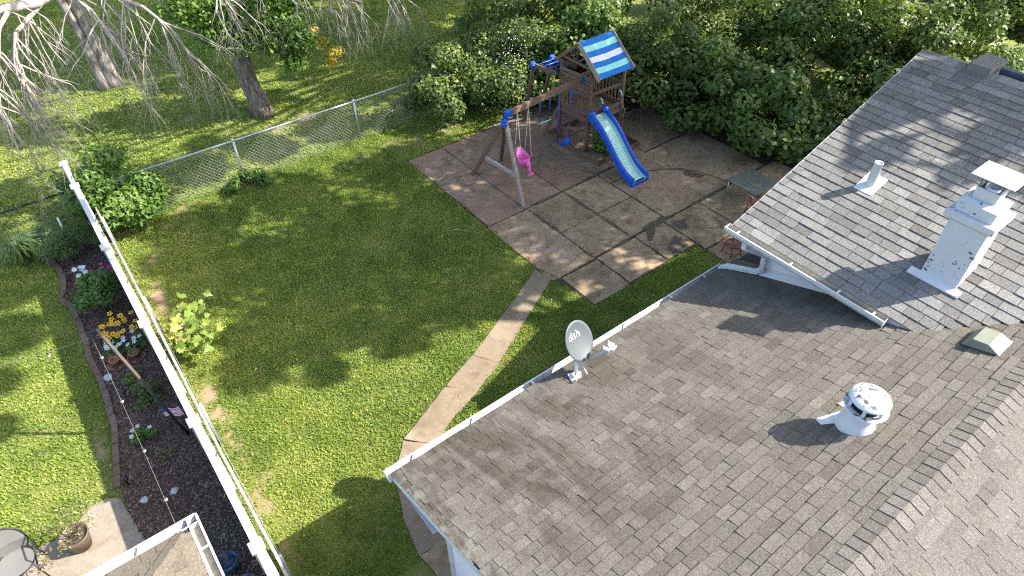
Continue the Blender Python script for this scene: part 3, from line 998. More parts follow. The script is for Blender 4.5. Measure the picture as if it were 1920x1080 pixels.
mb.lathe([(0.168, fz + .405), (0.176, fz + .410), (0.18, fz + .435)], (*fc, 0), 28)
mb.build('vent_band', 'vent_cap', fv)
mb = MB(); mb.lathe([(0.189, fz + .418), (0.198, fz + .428), (0.189, fz + .446), (0.156, fz + .476), (0.104, fz + .496), (0.040, fz + .505), (0, fz + .506)], (*fc, 0), 30)
mb.build('vent_hood', 'vent_cap', fv)
mb = MB()
def rp(x, y, h): return (x, y, main_z(y) + h)
mb.hexa([rp(4.98, 1.29, .012), rp(5.35, .98, .012), rp(5.5, 1.16, .012), rp(5.03, 1.375, .012), rp(4.98, 1.29, .02), rp(5.35, .98, .02), rp(5.5, 1.16, .02), rp(5.03, 1.375, .02)])
mb.hexa([rp(5.36, 1.28, .012), rp(5.58, 1.20, .012), rp(5.6, 1.25, .012), rp(5.38, 1.345, .012), rp(5.36, 1.28, .02), rp(5.58, 1.20, .02), rp(5.6, 1.25, .02), rp(5.38, 1.345, .02)])
mb.build('vent_flashing', 'flashing', fv)
# low square roof vent
mb = MB()
x0, x1 = 7.06, 7.40
mb.hexa([rp(x0, .93, .03), rp(x0, .56, .012), rp(x1, .56, .012), rp(x1, .93, .03), (x0 + .02, .86, main_z(.86) + .135), (x0 + .02, .70, main_z(.70) + .11), (x1 - .02, .70, main_z(.70) + .11), (x1 - .02, .86, main_z(.86) + .135)])
bv = mb.build('box_vent', 'vent_olive', house, .006)
mb = MB()
mb.hexa([rp(x0 + .02, .938, .012), rp(x0 + .02, .932, .012), rp(x1 - .02, .932, .012), rp(x1 - .02, .938, .012), rp(x0 + .03, .937, .045), rp(x0 + .03, .932, .045), rp(x1 - .03, .932, .045), rp(x1 - .03, .937, .045)])
mb.build('vent_mouth', 'flue_dark', bv)
# small shingled block and blue flashing beyond the wing's ridge
zr_ = wing_z(11.15)
mb = MB(); mb.box((11.02, 3.02, zr_ - .05), (11.55, 3.33, zr_ + .09)); mb.build('roof_block', 'shingle_wing', house)
mb = MB(); mb.box((11.27, -.5, zr_ - .04), (11.36, 2.98, zr_ + .055)); mb.build('ridge_flashing', 'fascia_blue', house)
print('house ok')

# ------------------------------------------------------------------ neighbour's porch roof (lower left corner)
PX, PY, PZ = -.70, 5.06, 2.5
porch = thing('porch', 'tan shingled hip porch roof corner with white gutter beside the white fence', 'porch roof', (-2.4, 3.4, 0))
PS = .36
pc = 1 / math.sqrt(1 + PS * PS); pn = PS * pc
mb = MB()
XA, YA = -5.0, 1.5
apex = min(PX - XA, PY - YA) 
mb.add([(PX, PY, PZ - .01), (XA, PY, PZ - .01), (XA, YA, PZ - .01), (PX, YA, PZ - .01), (PX - 1.7, PY - 1.7, PZ + 1.7 * PS - .01), (XA, PY - 1.7, PZ + 1.7 * PS - .01), (PX - 1.7, YA, PZ + 1.7 * PS - .01),
        (PX, PY, PZ - .1), (XA, PY, PZ - .1), (XA, YA, PZ - .1), (PX, YA, PZ - .1)],
       [(0, 4, 5, 1), (0, 3, 6, 4), (4, 6, 2, 5), (0, 1, 8, 7), (3, 0, 7, 10), (7, 8, 9, 10)])
proof = mb.build('roof', 'felt', porch)
tabs = course_tabs((0, PY, PZ), (-1, 0, 0), (0, -pc, pn), (0, pn, pc), 9, .14, lambda r: (-PX + (r + .5) * .14 * pc, 2.6), 21, .16, .5, .012)
tabs += course_tabs((PX, 0, PZ), (0, -1, 0), (-pc, 0, pn), (pn, 0, pc), 9, .14, lambda r: (-PY + (r + .5) * .14 * pc, -3.2), 22, .16, .5, .012)
for p, t in tabs: MB().hexa(p, t).build('shingle', 'shingle_tan', proof)
for k in range(8):
    d0, d1 = .06 + k * .15, .06 + k * .15 + .19
    mb = MB()
    def hp(d, s, h): return (PX - d + s * .07, PY - d - s * .07, PZ + d * PS - abs(s) * .022 + h)
    mb.add([hp(d0, -1, .026), hp(d0, 0, .036), hp(d0, 1, .026), hp(d1, -1, .008), hp(d1, 0, .014), hp(d1, 1, .008), hp(d0, -1, .0), hp(d0, 0, .0), hp(d0, 1, .0)],
           [(0, 1, 4, 3), (1, 2, 5, 4), (0, 6, 7, 1), (1, 7, 8, 2)], .4 + .08 * (k % 4))
    mb.build('hip_cap', 'shingle_tan', proof)
gutter('gutter', 'x', -4.6, PX + .112, PY + .005, 1, PZ + .012, (-1.2, -2.0, -2.8), porch)
gutter('gutter', 'y', 2.0, PY + .118, PX + .005, 1, PZ + .012, (4.72, 4.1, 3.4), porch)
MB().box((-4.6, 2.0, 0), (PX - .35, PY - .35, PZ - .1)).build('wall', 'siding', porch)

# ------------------------------------------------------------------ white vinyl fence
vf = thing('vinyl_fence', 'tall white vinyl privacy fence with capped posts between the two yards', 'fence', (-.2, 10, 0))
FX = -.20
POSTS = [15.62, 14.52, 12.02, 9.55, 7.12, 4.83, 2.5]
for i, y in enumerate(POSTS):
    h = 1.84
    p = MB().box((FX - .064, y - .064, 0), (FX + .064, y + .064, h - .03)).build('post', 'vinyl', vf, .006)
    mb = MB()
    mb.box((FX - .085, y - .085, h - .045), (FX + .085, y + .085, h - .012))
    mb.hexa([(FX - .085, y - .085, h - .0118), (FX + .085, y - .085, h - .0118), (FX + .085, y + .085, h - .0118), (FX - .085, y + .085, h - .0118),
             (FX - .03, y - .03, h + .018), (FX + .03, y - .03, h + .018), (FX + .03, y + .03, h + .018), (FX - .03, y + .03, h + .018)])
    mb.build('post_cap', 'vinyl', p, .003)
for a, b in zip(POSTS, POSTS[1:]):
    y0, y1 = b + .066, a - .066
    MB().box((FX - .040, y0, 1.66), (FX + .040, y1, 1.79)).build('top_rail', 'vinyl', vf, .005)
    MB().box((FX - .030, y0, .06), (FX + .030, y1, .20)).build('bottom_rail', 'vinyl', vf, .005)
    n = max(2, int((y1 - y0) / .285))
    w = (y1 - y0) / n
    for k in range(n):
        MB().box((FX - .013, y0 + k * w + .004, .202), (FX + .013, y0 + (k + 1) * w - .004, 1.658)).build('fence_board', 'vinyl_lavender', vf)

# ------------------------------------------------------------------ chain-link fences
def wire_panel(p0, p1, h, z0, mat, parent, sp=.072, r=.0018):
    """diagonal wires of a chain-link panel between two ground points"""
    p0, p1 = Vector((*p0, 0)), Vector((*p1, 0))
    L = (p1 - p0).length; d = (p1 - p0) / L
    nn = Vector((-d.y, d.x, 0))
    vs, fs = [], []
    H = h - z0
    def wire(a, b, sg):
        base = len(vs)
        dirv = (b - a).normalized()
        u = dirv.cross(nn).normalized() * r; w = nn * r
        o = nn * (sg * .0022)
        for q in (a, b):
            for t in (0, 2.094, 4.189):
                vs.append(q + o + u * math.cos(t) + w * math.sin(t))
        for j in range(3): fs.append((base + j, base + (j + 1) % 3, base + 3 + (j + 1) % 3, base + 3 + j))
    s = -H
    while s < L:
        for sg in (1, -1):
            # 45 degree line starting at s on the bottom
            a0, a1 = max(0, s), min(L, s + H)
            if a1 - a0 > .02:
                za, zb = z0 + (a0 - s), z0 + (a1 - s)
                if sg < 0: za, zb = h - (a0 - s), h - (a1 - s)
                wire(p0 + d * a0 + Vector((0, 0, za)), p0 + d * a1 + Vector((0, 0, zb)), sg)
        s += sp * 1.414
    mb = MB(); mb.add(vs, fs)
    return mb.build('wire_mesh', mat, parent)
bf = thing('chain_link_fence', 'galvanised chain link fence across the back of the yard', 'fence', (4, 15.5, 0))
BX = [-.05, 3.28, 6.57, 9.3]
BFY = 15.52; BFH = 1.14
for x in BX:
    pst = MB().tube([(x, BFY, 0), (x, BFY, BFH + .03)], .026, 10).build('post', 'galv', bf)
    MB().lathe([(.034, BFH - .005), (.034, BFH + .04), (.02, BFH + .06), (0, BFH + .065)], (x, BFY, 0), 10).build('post_cap', 'galv', pst)
MB().tube([(-.1, BFY, BFH), (9.6, BFY, BFH)], .021, 10).build('top_rail', 'galv', bf)
for a, b in zip(BX, BX[1:]):
    wire_panel((a, BFY - .03), (b, BFY - .03), BFH, .03, 'galv_wire', bf)
# barbs of the mesh twisted over the rail
mb = MB(); x = -.05
while x < 9.4:
    mb.tube([(x, BFY - .03, BFH - .01), (x + .01, BFY - .02, BFH + .045)], .003, 3, cap=False); x += .088
mb.build('wire_knuckles', 'galv_wire', bf)
sf = thing('chain_link_fence', 'old chain link fence with weathered top rail hugging the white vinyl fence', 'fence', (-.05, 10, 0))
SY = [14.3, 11.2, 8.1, 5.0]
for y in SY: MB().tube([(-.03, y, 0), (-.03, y, 1.06)], .024, 8).build('post', 'galv', sf)
MB().tube([(-.055, 15.5, 1.08), (-.05, 14, 1.09), (-.06, 11, 1.075), (-.085, 7, 1.085), (-.06, 4.2, 1.08)], .022, 10).build('top_rail', 'twig_pale', sf)
for a, b in zip([15.45] + SY, SY + [3.2]): wire_panel((-.03, a), (-.03, b), 1.07, .03, 'galv_wire', sf, .07)
nf = thing('black_fence', 'black chain link fence rail crossing the lawn towards the bed', 'fence', (-2, 15.9, 0))
for x in (-.35, -2.6, -5): MB().tube([(x, 15.85, 0), (x, 15.85, 1.05)], .025, 8).build('post', 'black_metal', nf)
MB().tube([(-.3, 15.85, 1.05), (-6, 15.85, 1.03)], .021, 8).build('top_rail', 'black_metal', nf)
wire_panel((-6, 15.85), (-.3, 15.85), 1.04, .03, 'black_metal', nf, .075, .0022)
gp = MB().tube([(-.82, 15.2, 0), (-.80, 15.25, .85)], .025, 10).build('marker_post', 'galv')
tag(gp, 'bare grey metal post rising from the ferny shrub', 'post')

# ------------------------------------------------------------------ satellite dish
def dish():
    B = Vector((3.97, 3.885, main_z(3.885)))
    d = thing('satellite_dish', 'grey oval satellite dish on a white mast at the roof edge', 'satellite dish', B)
    C = Vector((4.14, 4.03, 3.19))
    n = Vector((.22, -.80, .54)).normalized()
    upv = Vector((0, 0, 1)); right = upv.cross(n).normalized(); up = n.cross(right).normalized()
    # right as the viewer in front sees it
    a, b, dep = .25, .275, .05
    vs, fs = [], []
    N, K = 40, 7
    for side, off in ((0, 0), (1, -.012)):
        for k in range(K + 1):
            q = k / K
            for j in range(N):
                t = 2 * math.pi * j / N
                vs.append(C + right * (a * q * math.cos(t)) + up * (b * q * math.sin(t)) + n * (dep * q * q - dep + off))
    def id_(s, k, j): return s * (K + 1) * N + k * N + j % N
    for s in (0, 1):
        for k in range(K):
            for j in range(N):
                f = (id_(s, k, j), id_(s, k + 1, j), id_(s, k + 1, j + 1), id_(s, k, j + 1))
                fs.append(f if s == 0 else f[::-1])
    for j in range(N): fs.append((id_(0, K, j), id_(1, K, j), id_(1, K, j + 1), id_(0, K, j + 1)))
    mb = MB(); mb.add(vs, fs, smooth=True)
    refl = mb.build('reflector', 'dish_grey', d)
    # lettering laid on the curved face
    cu = bpy.data.curves.new('lettering', 'FONT')
    cu.body = 'dish'; cu.size = .15; cu.align_x = 'CENTER'; cu.align_y = 'CENTER'; cu.offset = .0; cu.space_character = 1.0
    to = bpy.data.objects.new('lettering_source', cu)
    tm = bpy.data.meshes.new_from_object(to)
    bpy.data.objects.remove(to)
    tilt = R(-12)
    V, org = [], ORG[d.name]
    for v in tm.vertices:
        x0, y0 = v.co.x, v.co.y
        x = x0 * math.cos(tilt) - y0 * math.sin(tilt) - .02
        y = x0 * math.sin(tilt) + y0 * math.cos(tilt) + .095
        q2 = (x / a) ** 2 + (y / b) ** 2
        p = C + right * x + up * y + n * (dep * q2 - dep + .004)
        V.append(p - org)
    tm2 = bpy.data.meshes.new('lettering')
    tm2.from_pydata([tuple(v) for v in V], [], [tuple(p.vertices) for p in tm.polygons])
    tm2.materials.append(MATS['dish_white']); tm2.update()
    link('lettering', tm2, refl)
    mount = C - n * .10 - up * .17
    mb = MB()
    mb.tube([B + Vector((0, 0, .03)), B.lerp(mount, .45) + Vector((-.02, 0, .03)), mount], .024, 10)
    mb.build('mast', 'white_metal', d)
    mb = MB()
    mb.bar(mount - up * .05 - n * .0, mount + up * .16, .09, .05, n)
    mb.build('bracket', 'galv', d)
    mb = MB(); 
    for sx in (-.09, .1): mb.tube([B + Vector((sx, -.11, .05 + .04)), mount - Vector((0, 0, .14))], .009, 6)
    mb.build('strut', 'white_metal', d)
    mb = MB()
    mb.bar(B + Vector((-.08, .03, .02)), B + Vector((.08, -.03, .03)), .12, .014)
    mb.bar(B + Vector((-.05, 0, .05)), B + Vector((.05, 0, .05)), .05, .06)
    mb.build('foot', 'white_metal', d)
    tip = Vector((4.36, 3.74, 3.10))
    mb = MB(); mb.bar(C - up * .30 - n * .02, tip, .032, .026); mb.build('arm', 'galv', d, .004)
    td = (C - tip).normalized()
    l = MB()
    l.bar(tip - Vector((0, 0, .02)), tip + Vector((.02, -.01, .11)), .05, .05)
    hd = l.build('receiver', 'dish_white', d, .008)
    for k, o in enumerate((-.055, .055)):
        c = tip + right * o + Vector((0, 0, .085))
        m2 = MB(); m2.tube([c - td * .05, c - td * .03, c + td * .025, c + td * .04], [.022, .026, .028, .04], 14)
        m2.build('feed_horn', 'dish_white', hd)
    c = tip + Vector((.04, -.04, .06)); m2 = MB(); m2.bar(c - right * .05, c + right * .05, .02, .085, n); m2.build('receiver_plate', 'dish_white', hd, .006)
dish()

# ------------------------------------------------------------------ string lights on a leaning pole
pole = thing('light_pole', 'leaning wooden pole in a black sleeve standing in the mulch bed', 'pole', (-.40, 8.58, 0))
pb_, pt_ = Vector((-.40, 8.58, 0)), Vector((-.78, 9.12, 2.38))
MB().tube([pb_, pb_.lerp(pt_, .45)], .024, 10).build('sleeve', 'black_metal', pole)
MB().bar(pb_.lerp(pt_, .42), pt_, .045, .045).build('shaft', 'pole_wood', pole, .004)
mb = MB(); hk = pt_ + Vector((-.03, 0, -.03))
mb.tube([hk, hk + Vector((-.05, -.03, -.01)), hk + Vector((-.07, -.05, -.06))], .007, 6); mb.box(tuple(hk + Vector((-.05, -.03, -.04))), tuple(hk + Vector((.02, .03, .03)))); mb.build('hook', 'black_metal', pole)
def string_lights(name, label, a, b, sag, fr):
    a, b = Vector(a), Vector(b)
    th = thing(name, label, 'string lights', a, 'string lights over the bed')
    pts = [a.lerp(b, t) - Vector((0, 0, sag * 4 * t * (1 - t))) for t in np.linspace(0, 1, 17)]
    MB().tube(pts, .0028, 5).build('wire', 'wire_grey', th)
    for t in fr:
        p = a.lerp(b, t) - Vector((0, 0, sag * 4 * t * (1 - t)))
        bl = MB().tube([p, p - Vector((0, 0, .045))], [.012, .014], 8).build('socket', 'black_metal', th)
        MB().lathe([(.011, -.04), (.018, -.052), (.022, -.066), (.018, -.082), (.008, -.091), (0, -.092)], p, 12).build('bulb', 'bulb_glass', bl)
    return th
string_lights('string_lights', 'string of clear bulbs running from the leaning pole to the porch gutter', hk + Vector((-.07, -.05, -.05)), (PX - .1, PY + .11, PZ), .10, (.10, .36, .63, .87))
string_lights('string_lights', 'string of clear bulbs hanging out over the neighbouring lawn', hk + Vector((-.07, -.03, -.05)), (-3.6, 9.7, 2.5), .12, (.22, .5, .8))

# ------------------------------------------------------------------ play set
def playset():
    ps = thing('play_set', 'brown wooden play tower with striped canopy, blue slide and swing beam', 'play set', (11.2, 11.5, 0))
    rs = random.Random(2)
    A, Bp, Cp, D = (10.90, 12.12), (11.0, 11.12), (12.12, 11.08), (12.08, 12.14)
    DZ, TZ = 1.03, 2.10
    def post(p, h, z0=.02): MB().bar((*p, z0), (*p, h), .085, .085, tone=rs.random()).build('post', 'wood', ps, .006)
    for p in (A, Bp, Cp, D): post(p, TZ + .1)
    def plank(p, q, w, h, name='board', mat='wood', up=(0, 0, 1)):
        return MB().bar(p, q, w, h, up, tone=rs.random()).build(name, mat, ps, .004)
    # sandbox frame on the ground
    S = [(10.66, 12.38), (10.76, 10.38), (12.3, 10.42), (12.25, 12.42)]
    for a, b in zip(S, S[1:] + S[:1]): plank((*a, .1), (*b, .1), .045, .17, 'base_board')
    # deck
    for k in range(9):
        y = 11.13 + k * .117
        plank((10.92, y, DZ), (12.14, y, DZ), .108, .03, 'deck_board')
    for a, b in ((A, Bp), (Bp, Cp), (Cp, D), (D, A)):
        plank((*a, DZ - .09), (*b, DZ - .09), .04, .14, 'deck_beam')
        plank((*a, DZ + .075), (*b, DZ + .075), .035, .10, 'rail_board')
    def side(p, q, z): return (p[0], p[1], z), (q[0], q[1], z)
    # left face: upper slats and balusters
    for k in range(5): plank(*side((A[0] - .05, A[1]), (Bp[0] - .05, Bp[1]), 1.62 + k * .115), .025, .095, 'slat')
    for k in range(7):
        t = (k + 1) / 8
        x, y = A[0] + (Bp[0] - A[0]) * t - .02, A[1] + (Bp[1] - A[1]) * t
        plank((x, y, DZ + .1), (x, y, 1.60), .03, .045, 'baluster')
    # back and right faces
    for k in range(8):
        t = (k + 1) / 9
        x = D[0] + (A[0] - D[0]) * t; y = D[1] + (A[1] - D[1]) * t
        plank((x, y, DZ + .1), (x, y, 1.62), .045, .03, 'baluster')
        x = Cp[0] + (D[0] - Cp[0]) * t; y = Cp[1] + (D[1] - Cp[1]) * t
        plank((x, y, DZ + .1), (x, y, 1.62), .03, .045, 'baluster')
    for a, b in ((D, A), (Cp, D)): plank(*side(a, b, 1.64), .035, .09, 'rail_board')
    plank(*side(Bp, Cp, 1.66), .035, .085, 'rail_board')
    plank((Bp[0], Bp[1] - .01, .40), (A[0], A[1], .40), .04, .09, 'brace_board')
    plank((Bp[0] + .02, Bp[1] + .03, .55), (Bp[0] + .02, Bp[1] + .33, .92), .04, .07, 'brace_board')
    plank((A[0] - .02, A[1] + .05, .95), (A[0] - .18, A[1] + .34, .16), .04, .08, 'brace_board')
    # climbing steps on the right
    for k in range(4): plank((12.17, 11.05 - k * .035, .22 + k * .23), (12.17, 11.72, .22 + k * .23), .04, .13, 'step_board')
    plank((12.22, 11.02, .02), (12.14, 11.06, 1.1), .06, .09, 'step_rail')
    # roof frame
    RX0, RX1, RYc, RZ = 10.93, 12.08, 11.60, 2.82
    E0, E1, EZ = 10.76, 12.42, 2.16
    for x in (RX0, RX1):
        plank((x, E0, EZ), (x, RYc, RZ), .035, .085, 'rafter', 'wood_grey' )
        plank((x, E1, EZ), (x, RYc, RZ), .035, .085, 'rafter')
        plank((x, 11.12, 2.36), (x, 12.08, 2.36), .03, .07, 'collar_tie')
        for dy in (-.16, 0, .16):
            plank((x, RYc + dy * .35, 2.40), (x, RYc + dy * 1.5, 2.72 - abs(dy) * 1.1), .02, .035, 'gable_ray')
    plank((RX0, RYc, RZ - .03), (RX1, RYc, RZ - .03), .04, .09, 'ridge_beam')
    plank((RX0, E0 + .1, EZ + .05), (RX1, E0 + .1, EZ + .05), .035, .07, 'eave_beam')
    plank((RX0, E1 - .1, EZ + .05), (RX1, E1 - .1, EZ + .05), .035, .07, 'eave_beam')
    # striped canopy, seven bands to each slope
    bands = ['canvas_blue', 'canvas_aqua', 'canvas_blue', 'canvas_white', 'canvas_blue', 'canvas_aqua', 'canvas_blue']
    for yE in (E0, E1):
        for k, m in enumerate(bands):
            mb = MB()
            t0, t1 = k / 7, (k + 1) / 7
            cols = 7
            grid = []
            for t in (t0, t1):
                for c in range(cols):
                    u = c / (cols - 1)
                    x = RX0 + .025 + (RX1 - RX0 - .05) * u
                    sagz = -.028 * math.sin(math.pi * u) * math.sin(math.pi * t) + .004 * math.sin(13 * u + 9 * t)
                    grid.append((x, RYc + (yE - RYc) * t, RZ + (EZ - RZ) * t + .05 + sagz))
            n = len(grid)
            low = [(x, y, z - .006) for x, y, z in grid]
            fs = [(c, c + 1, cols + c + 1, cols + c) for c in range(cols - 1)]
            fs += [(n + c + 1, n + c, n + cols + c, n + cols + c + 1) for c in range(cols - 1)]
            fs += [(cols + c, cols + c + 1, n + cols + c + 1, n + cols + c) for c in range(cols - 1)]
            fs += [(c + 1, c, n + c, n + c + 1) for c in range(cols - 1)]
            mb.add(grid + low, fs); mb.build('canopy_band', m, ps)
    for x in (RX0 - .005, RX1 + .005):
        plank((x, E0 - .02, EZ + .045), (x, RYc, RZ + .055), .03, .09, 'canopy_trim', 'wood_grey')
    # swing beam and its end frame
    a0, a1 = Vector((8.36, 11.10, 2.02)), Vector((10.93, 11.36, 2.02))
    plank(a0, a1, .085, .135, 'swing_beam', 'wood')
    MB().bar(a1 - Vector((.03, .09, -.02)), a1 + Vector((.04, -.085, .02)), .06, .15).build('bracket', 'blue_plastic', ps)
    ap = Vector((8.30, 11.10, 1.88))
    for q, nm, m in (((8.14, 10.21, 0), 'leg', 'wood_grey'), ((7.98, 12.12, 0), 'leg', 'wood'), ((8.98, 12.22, 0), 'leg', 'wood')):
        MB().bar(ap, q, .085, .085, tone=rs.random()).build('leg', m, ps, .006)
    l1 = Vector((8.14, 10.21, 0)).lerp(ap, .36); l2 = Vector((7.98, 12.12, 0)).lerp(ap, .36)
    plank(l1, l2, .04, .10, 'cross_brace', 'wood_grey')
    mb = MB()
    mb.bar(a0 + Vector((-.06, -.01, 0)), a0 + Vector((.10, .01, 0)), .10, .155)
    mb.build('bracket', 'blue_plastic', ps, .01)
    mb = MB()
    mb.bar(ap + Vector((-.05, -.10, -.10)), ap + Vector((-.05, .10, -.10)), .05, .12)
    mb.bar(ap + Vector((-.02, -.06, -.04)), ap + Vector((0, .06, .02)), .11, .10)
    mb.build('bracket', 'blue_plastic', ps, .01)
    mb = MB()
    for k in range(6):
        mb.box((ap.x - .085, ap.y - .08 + k * .03, ap.z - .12 + (k % 2) * .05), (ap.x - .078, ap.y - .068 + k * .03, ap.z - .108 + (k % 2) * .05))
    mb.build('bolt_head', 'dish_white', ps)
    # overhead ladder behind, with its own legs
    for x, q in ((10.52, (10.78, 13.50)), (11.18, (11.46, 13.62))):
        plank((x + .15, 12.05, 1.98), (x - .02, 12.85, 2.0), .045, .11, 'ladder_rail')
        MB().bar((x, 12.80, 2.0), (*q, 0), .085, .085, tone=rs.random()).build('leg', 'wood', ps, .006)
        MB().bar((x - .02, 12.74, 1.96), (x, 12.88, 2.02), .12, .14).build('bracket', 'blue_plastic', ps, .01)
    for k in range(4): MB().tube([(10.58, 12.2 + k * .18, 2.0), (11.24, 12.2 + k * .18, 2.0)], .016, 8).build('rung', 'blue_plastic', ps)
    # slide: bed with two raised rims, wavy run down towards the house
    run = []
    for i in range(25):
        t = i / 24
        y = 11.04 + (9.16 - 11.04) * t
        z = 1.10 * (1 - t) ** 1.05 + .12 * t + .09 * math.sin(t * 2 * math.pi * 1.02 - .25) * (1 - .2 * t)
        if t > .9: z = max(z, .13)
        run.append((11.235 - .20 * t, y, z))
    prof_bed = [(-.185, .02), (-.14, 0), (.14, 0), (.185, .02)]
    def sweep(prof, name, mat, closed=False):
        n = len(prof)
        vs = [(x + dx, y, z + dz) for x, y, z in run for dx, dz in prof]
        fs = []
        m = n if closed else n - 1
        for i in range(len(run) - 1):
            for j in range(m):
                fs.append((i * n + j, i * n + (j + 1) % n, (i + 1) * n + (j + 1) % n, (i + 1) * n + j))
        if closed: fs += [tuple(range(n)), tuple((len(run) - 1) * n + j for j in range(n - 1, -1, -1))]
        mb = MB(); mb.add(vs, fs, smooth=False); return mb.build(name, mat, ps)
    sl = sweep([(-.215, .02), (-.165, 0), (.165, 0), (.215, .02), (.215, -.03), (-.215, -.03)], 'slide_bed', 'aqua_plastic', True)
    for sg in (-1, 1):
        pr = [(sg * .210, -.06), (sg * .210, .10), (sg * .23, .14), (sg * .265, .14), (sg * .295, .10), (sg * .31, -.06), (sg * .285, -.075)]
        sweep(pr if sg < 0 else pr[::-1], 'slide_rim', 'blue_plastic', True)
    x, y, z = run[-1]
    MB().box((x - .29, y - .03, 0), (x + .29, y + .05, z + .0)).build('slide_foot', 'blue_plastic', ps, .01)
    for sg in (-1, 1):
        MB().lathe([(0, 0), (.09, .0), (.10, .05), (.085, .10), (0, .13)], (11.235 + sg * .235, 11.0, 1.13), 14).build('slide_horn', 'blue_plastic', ps)
    # hand grips beside the slide
    for px in (11.30, 11.98):
        g = Vector((px, 11.05, 1.28))
        MB().tube([g, g + Vector((0, -.06, .02)), g + Vector((.02, -.08, .12)), g + Vector((0, -.06, .22)), g + Vector((0, 0, .24))], .016, 8).build('hand_grip', 'canvas_aqua', ps)
    MB().box((11.15, 12.02, 1.20), (11.75, 12.05, 1.33)).build('play_panel', 'blue_plastic', ps, .01)
    MB().lathe([(0, 0), (.07, 0), (.07, .02), (0, .02)], (12.2, 11.25, .75), 14).build('medallion', 'canvas_aqua', ps)
    # swings hang from the beam: things of their own
    def beam(x): t = (x - a0.x) / (a1.x - a0.x); return a0.lerp(a1, t)
    sw = thing('toddler_swing', 'pink bucket toddler swing hanging on pale ropes', 'swing', (8.86, 11.15, .55))
    c = Vector((8.86, 11.12, .52))
    mb = MB()
    vs, fs = [], []
    N = 14
    for k, (r, z, oy) in enumerate(((.07, -.06, 0), (.15, -.03, 0), (.17, .06, 0), (.175, .15, .01), (.165, .16, .01), (.15, .06, 0), (.13, -.01, 0), (.05, -.03, 0))):
        for j in range(N):
            t = 2 * math.pi * j / N
            back = max(0, math.sin(t)) ** 1.5
            zz = z + (.20 * back if 2 <= k <= 5 else 0) * (1 if k in (3, 4) else .4)
            vs.append(c + Vector((r * math.cos(t), r * .95 * math.sin(t) + oy + (.05 * back if k in (3, 4) else 0), zz)))
    for k in range(7):
        for j in range(N): fs.append((k * N + j, k * N + (j + 1) % N, (k + 1) * N + (j + 1) % N, (k + 1) * N + j))
    fs.append(tuple(range(N - 1, -1, -1))); fs.append(tuple(7 * N + j for j in range(N)))
    mb.add(vs, fs, smooth=True); mb.build('bucket', 'pink_plastic', sw)
    mb = MB()
    mb.tube([c + Vector((0, -.15, .12)), c + Vector((.01, -.20, 0)), c + Vector((.02, -.22, -.14)), c + Vector((.03, -.26, -.22))], [.05, .055, .04, .03], 10)
    mb.bar(c + Vector((-.06, -.26, -.22)), c + Vector((.12, -.26, -.22)), .05, .03)
    mb.build('front_bar', 'pink_plastic', sw)
    for sx in (-.2, .2):
        tp = beam(8.86 + sx * .9) - Vector((0, 0, .06))
        for oy in (-.12, .15):
            MB().tube([tp, c + Vector((sx * .78, oy, .15))], .008, 6).build('rope', 'rope', sw)
    tz = thing('trapeze_bar', 'blue trapeze bar with two triangle rings hanging under the beam', 'trapeze', (9.6, 11.25, 1.3))
    for sx in (-.17, .17):
        tp = beam(9.6 + sx) - Vector((0, 0, .06)); e = Vector((9.6 + sx, tp.y, 1.42))
        MB().tube([tp, e], .013, 6).build('chain', 'blue_chain', tz)
        MB().tube([e, e + Vector((-.055, -.06, -.15)), e + Vector((.055, .06, -.15)), e], .009, 6).build('ring', 'canvas_blue', tz)
    MB().tube([(9.40, beam(9.6).y, 1.34), (9.80, beam(9.6).y, 1.34)], .013, 8).build('bar', 'canvas_aqua', tz)
    bs = thing('belt_swing', 'blue belt swing on chains beside the tower', 'swing', (10.32, 11.3, .45))
    yb = beam(10.32).y
    mb = MB()
    vs = []
    for i in range(9):
        u = i / 8 * 2 - 1
        for dy, dz in ((-.07, 0), (.07, 0), (.07, -.018), (-.07, -.018)):
            vs.append((10.32 + u * .21, yb + dy, .44 + .10 * u * u + dz))
    fs = []
    for i in range(8):
        for j in range(4): fs.append((i * 4 + j, i * 4 + (j + 1) % 4, (i + 1) * 4 + (j + 1) % 4, (i + 1) * 4 + j))
    fs += [(3, 2, 1, 0), (32, 33, 34, 35)]
    mb.add(vs, fs); mb.build('seat', 'blue_plastic', bs)
    for sx in (-.2, .2):
        MB().tube([beam(10.32 + sx) - Vector((0, 0, .06)), (10.32 + sx, yb, .54)], .012, 6).build('chain', 'blue_chain', bs)
playset()

# ------------------------------------------------------------------ patio table and red seats by the wing
tb = thing('patio_table', 'dull green square patio table standing by the wing gable', 'table', (12.7, 7.12, 0))
MB().bar((12.27, 7.12, .46), (13.15, 7.12, .46), .86, .03).build('table_top', 'table_top', tb, .006)
for px in (12.33, 13.08):
    for py in (6.76, 7.48): MB().tube([(px, py, .03), (px + (.03 if px > 12.7 else -.03), py, .45)], .014, 8).build('leg', 'galv', tb)
def red_seat(x, y, h, label):
    s = thing('metal_stool', label, 'stool', (x, y, 0))
    ring = [(x + .17 * math.cos(t), y + .17 * math.sin(t), h) for t in np.linspace(0, 2 * math.pi, 17)]
    MB().tube(ring, .012, 8).build('seat_ring', 'red_paint', s)
    for o_ in (-.07, .07): MB().tube([(x + o_, y - .15, h), (x + o_, y + .15, h)], .008, 6).build('seat_bar', 'red_paint', s)
    for k in range(4):
        t = k * math.pi / 2 + .6
        MB().tube([(x + .15 * math.cos(t), y + .15 * math.sin(t), h), (x + .21 * math.cos(t), y + .21 * math.sin(t), .03)], .010, 8).build('leg', 'red_paint', s)
    MB().tube([(x + .18 * math.cos(t), y + .18 * math.sin(t), h * .45) for t in np.linspace(0, 2 * math.pi, 17)], .009, 6).build('foot_ring', 'red_paint', s)
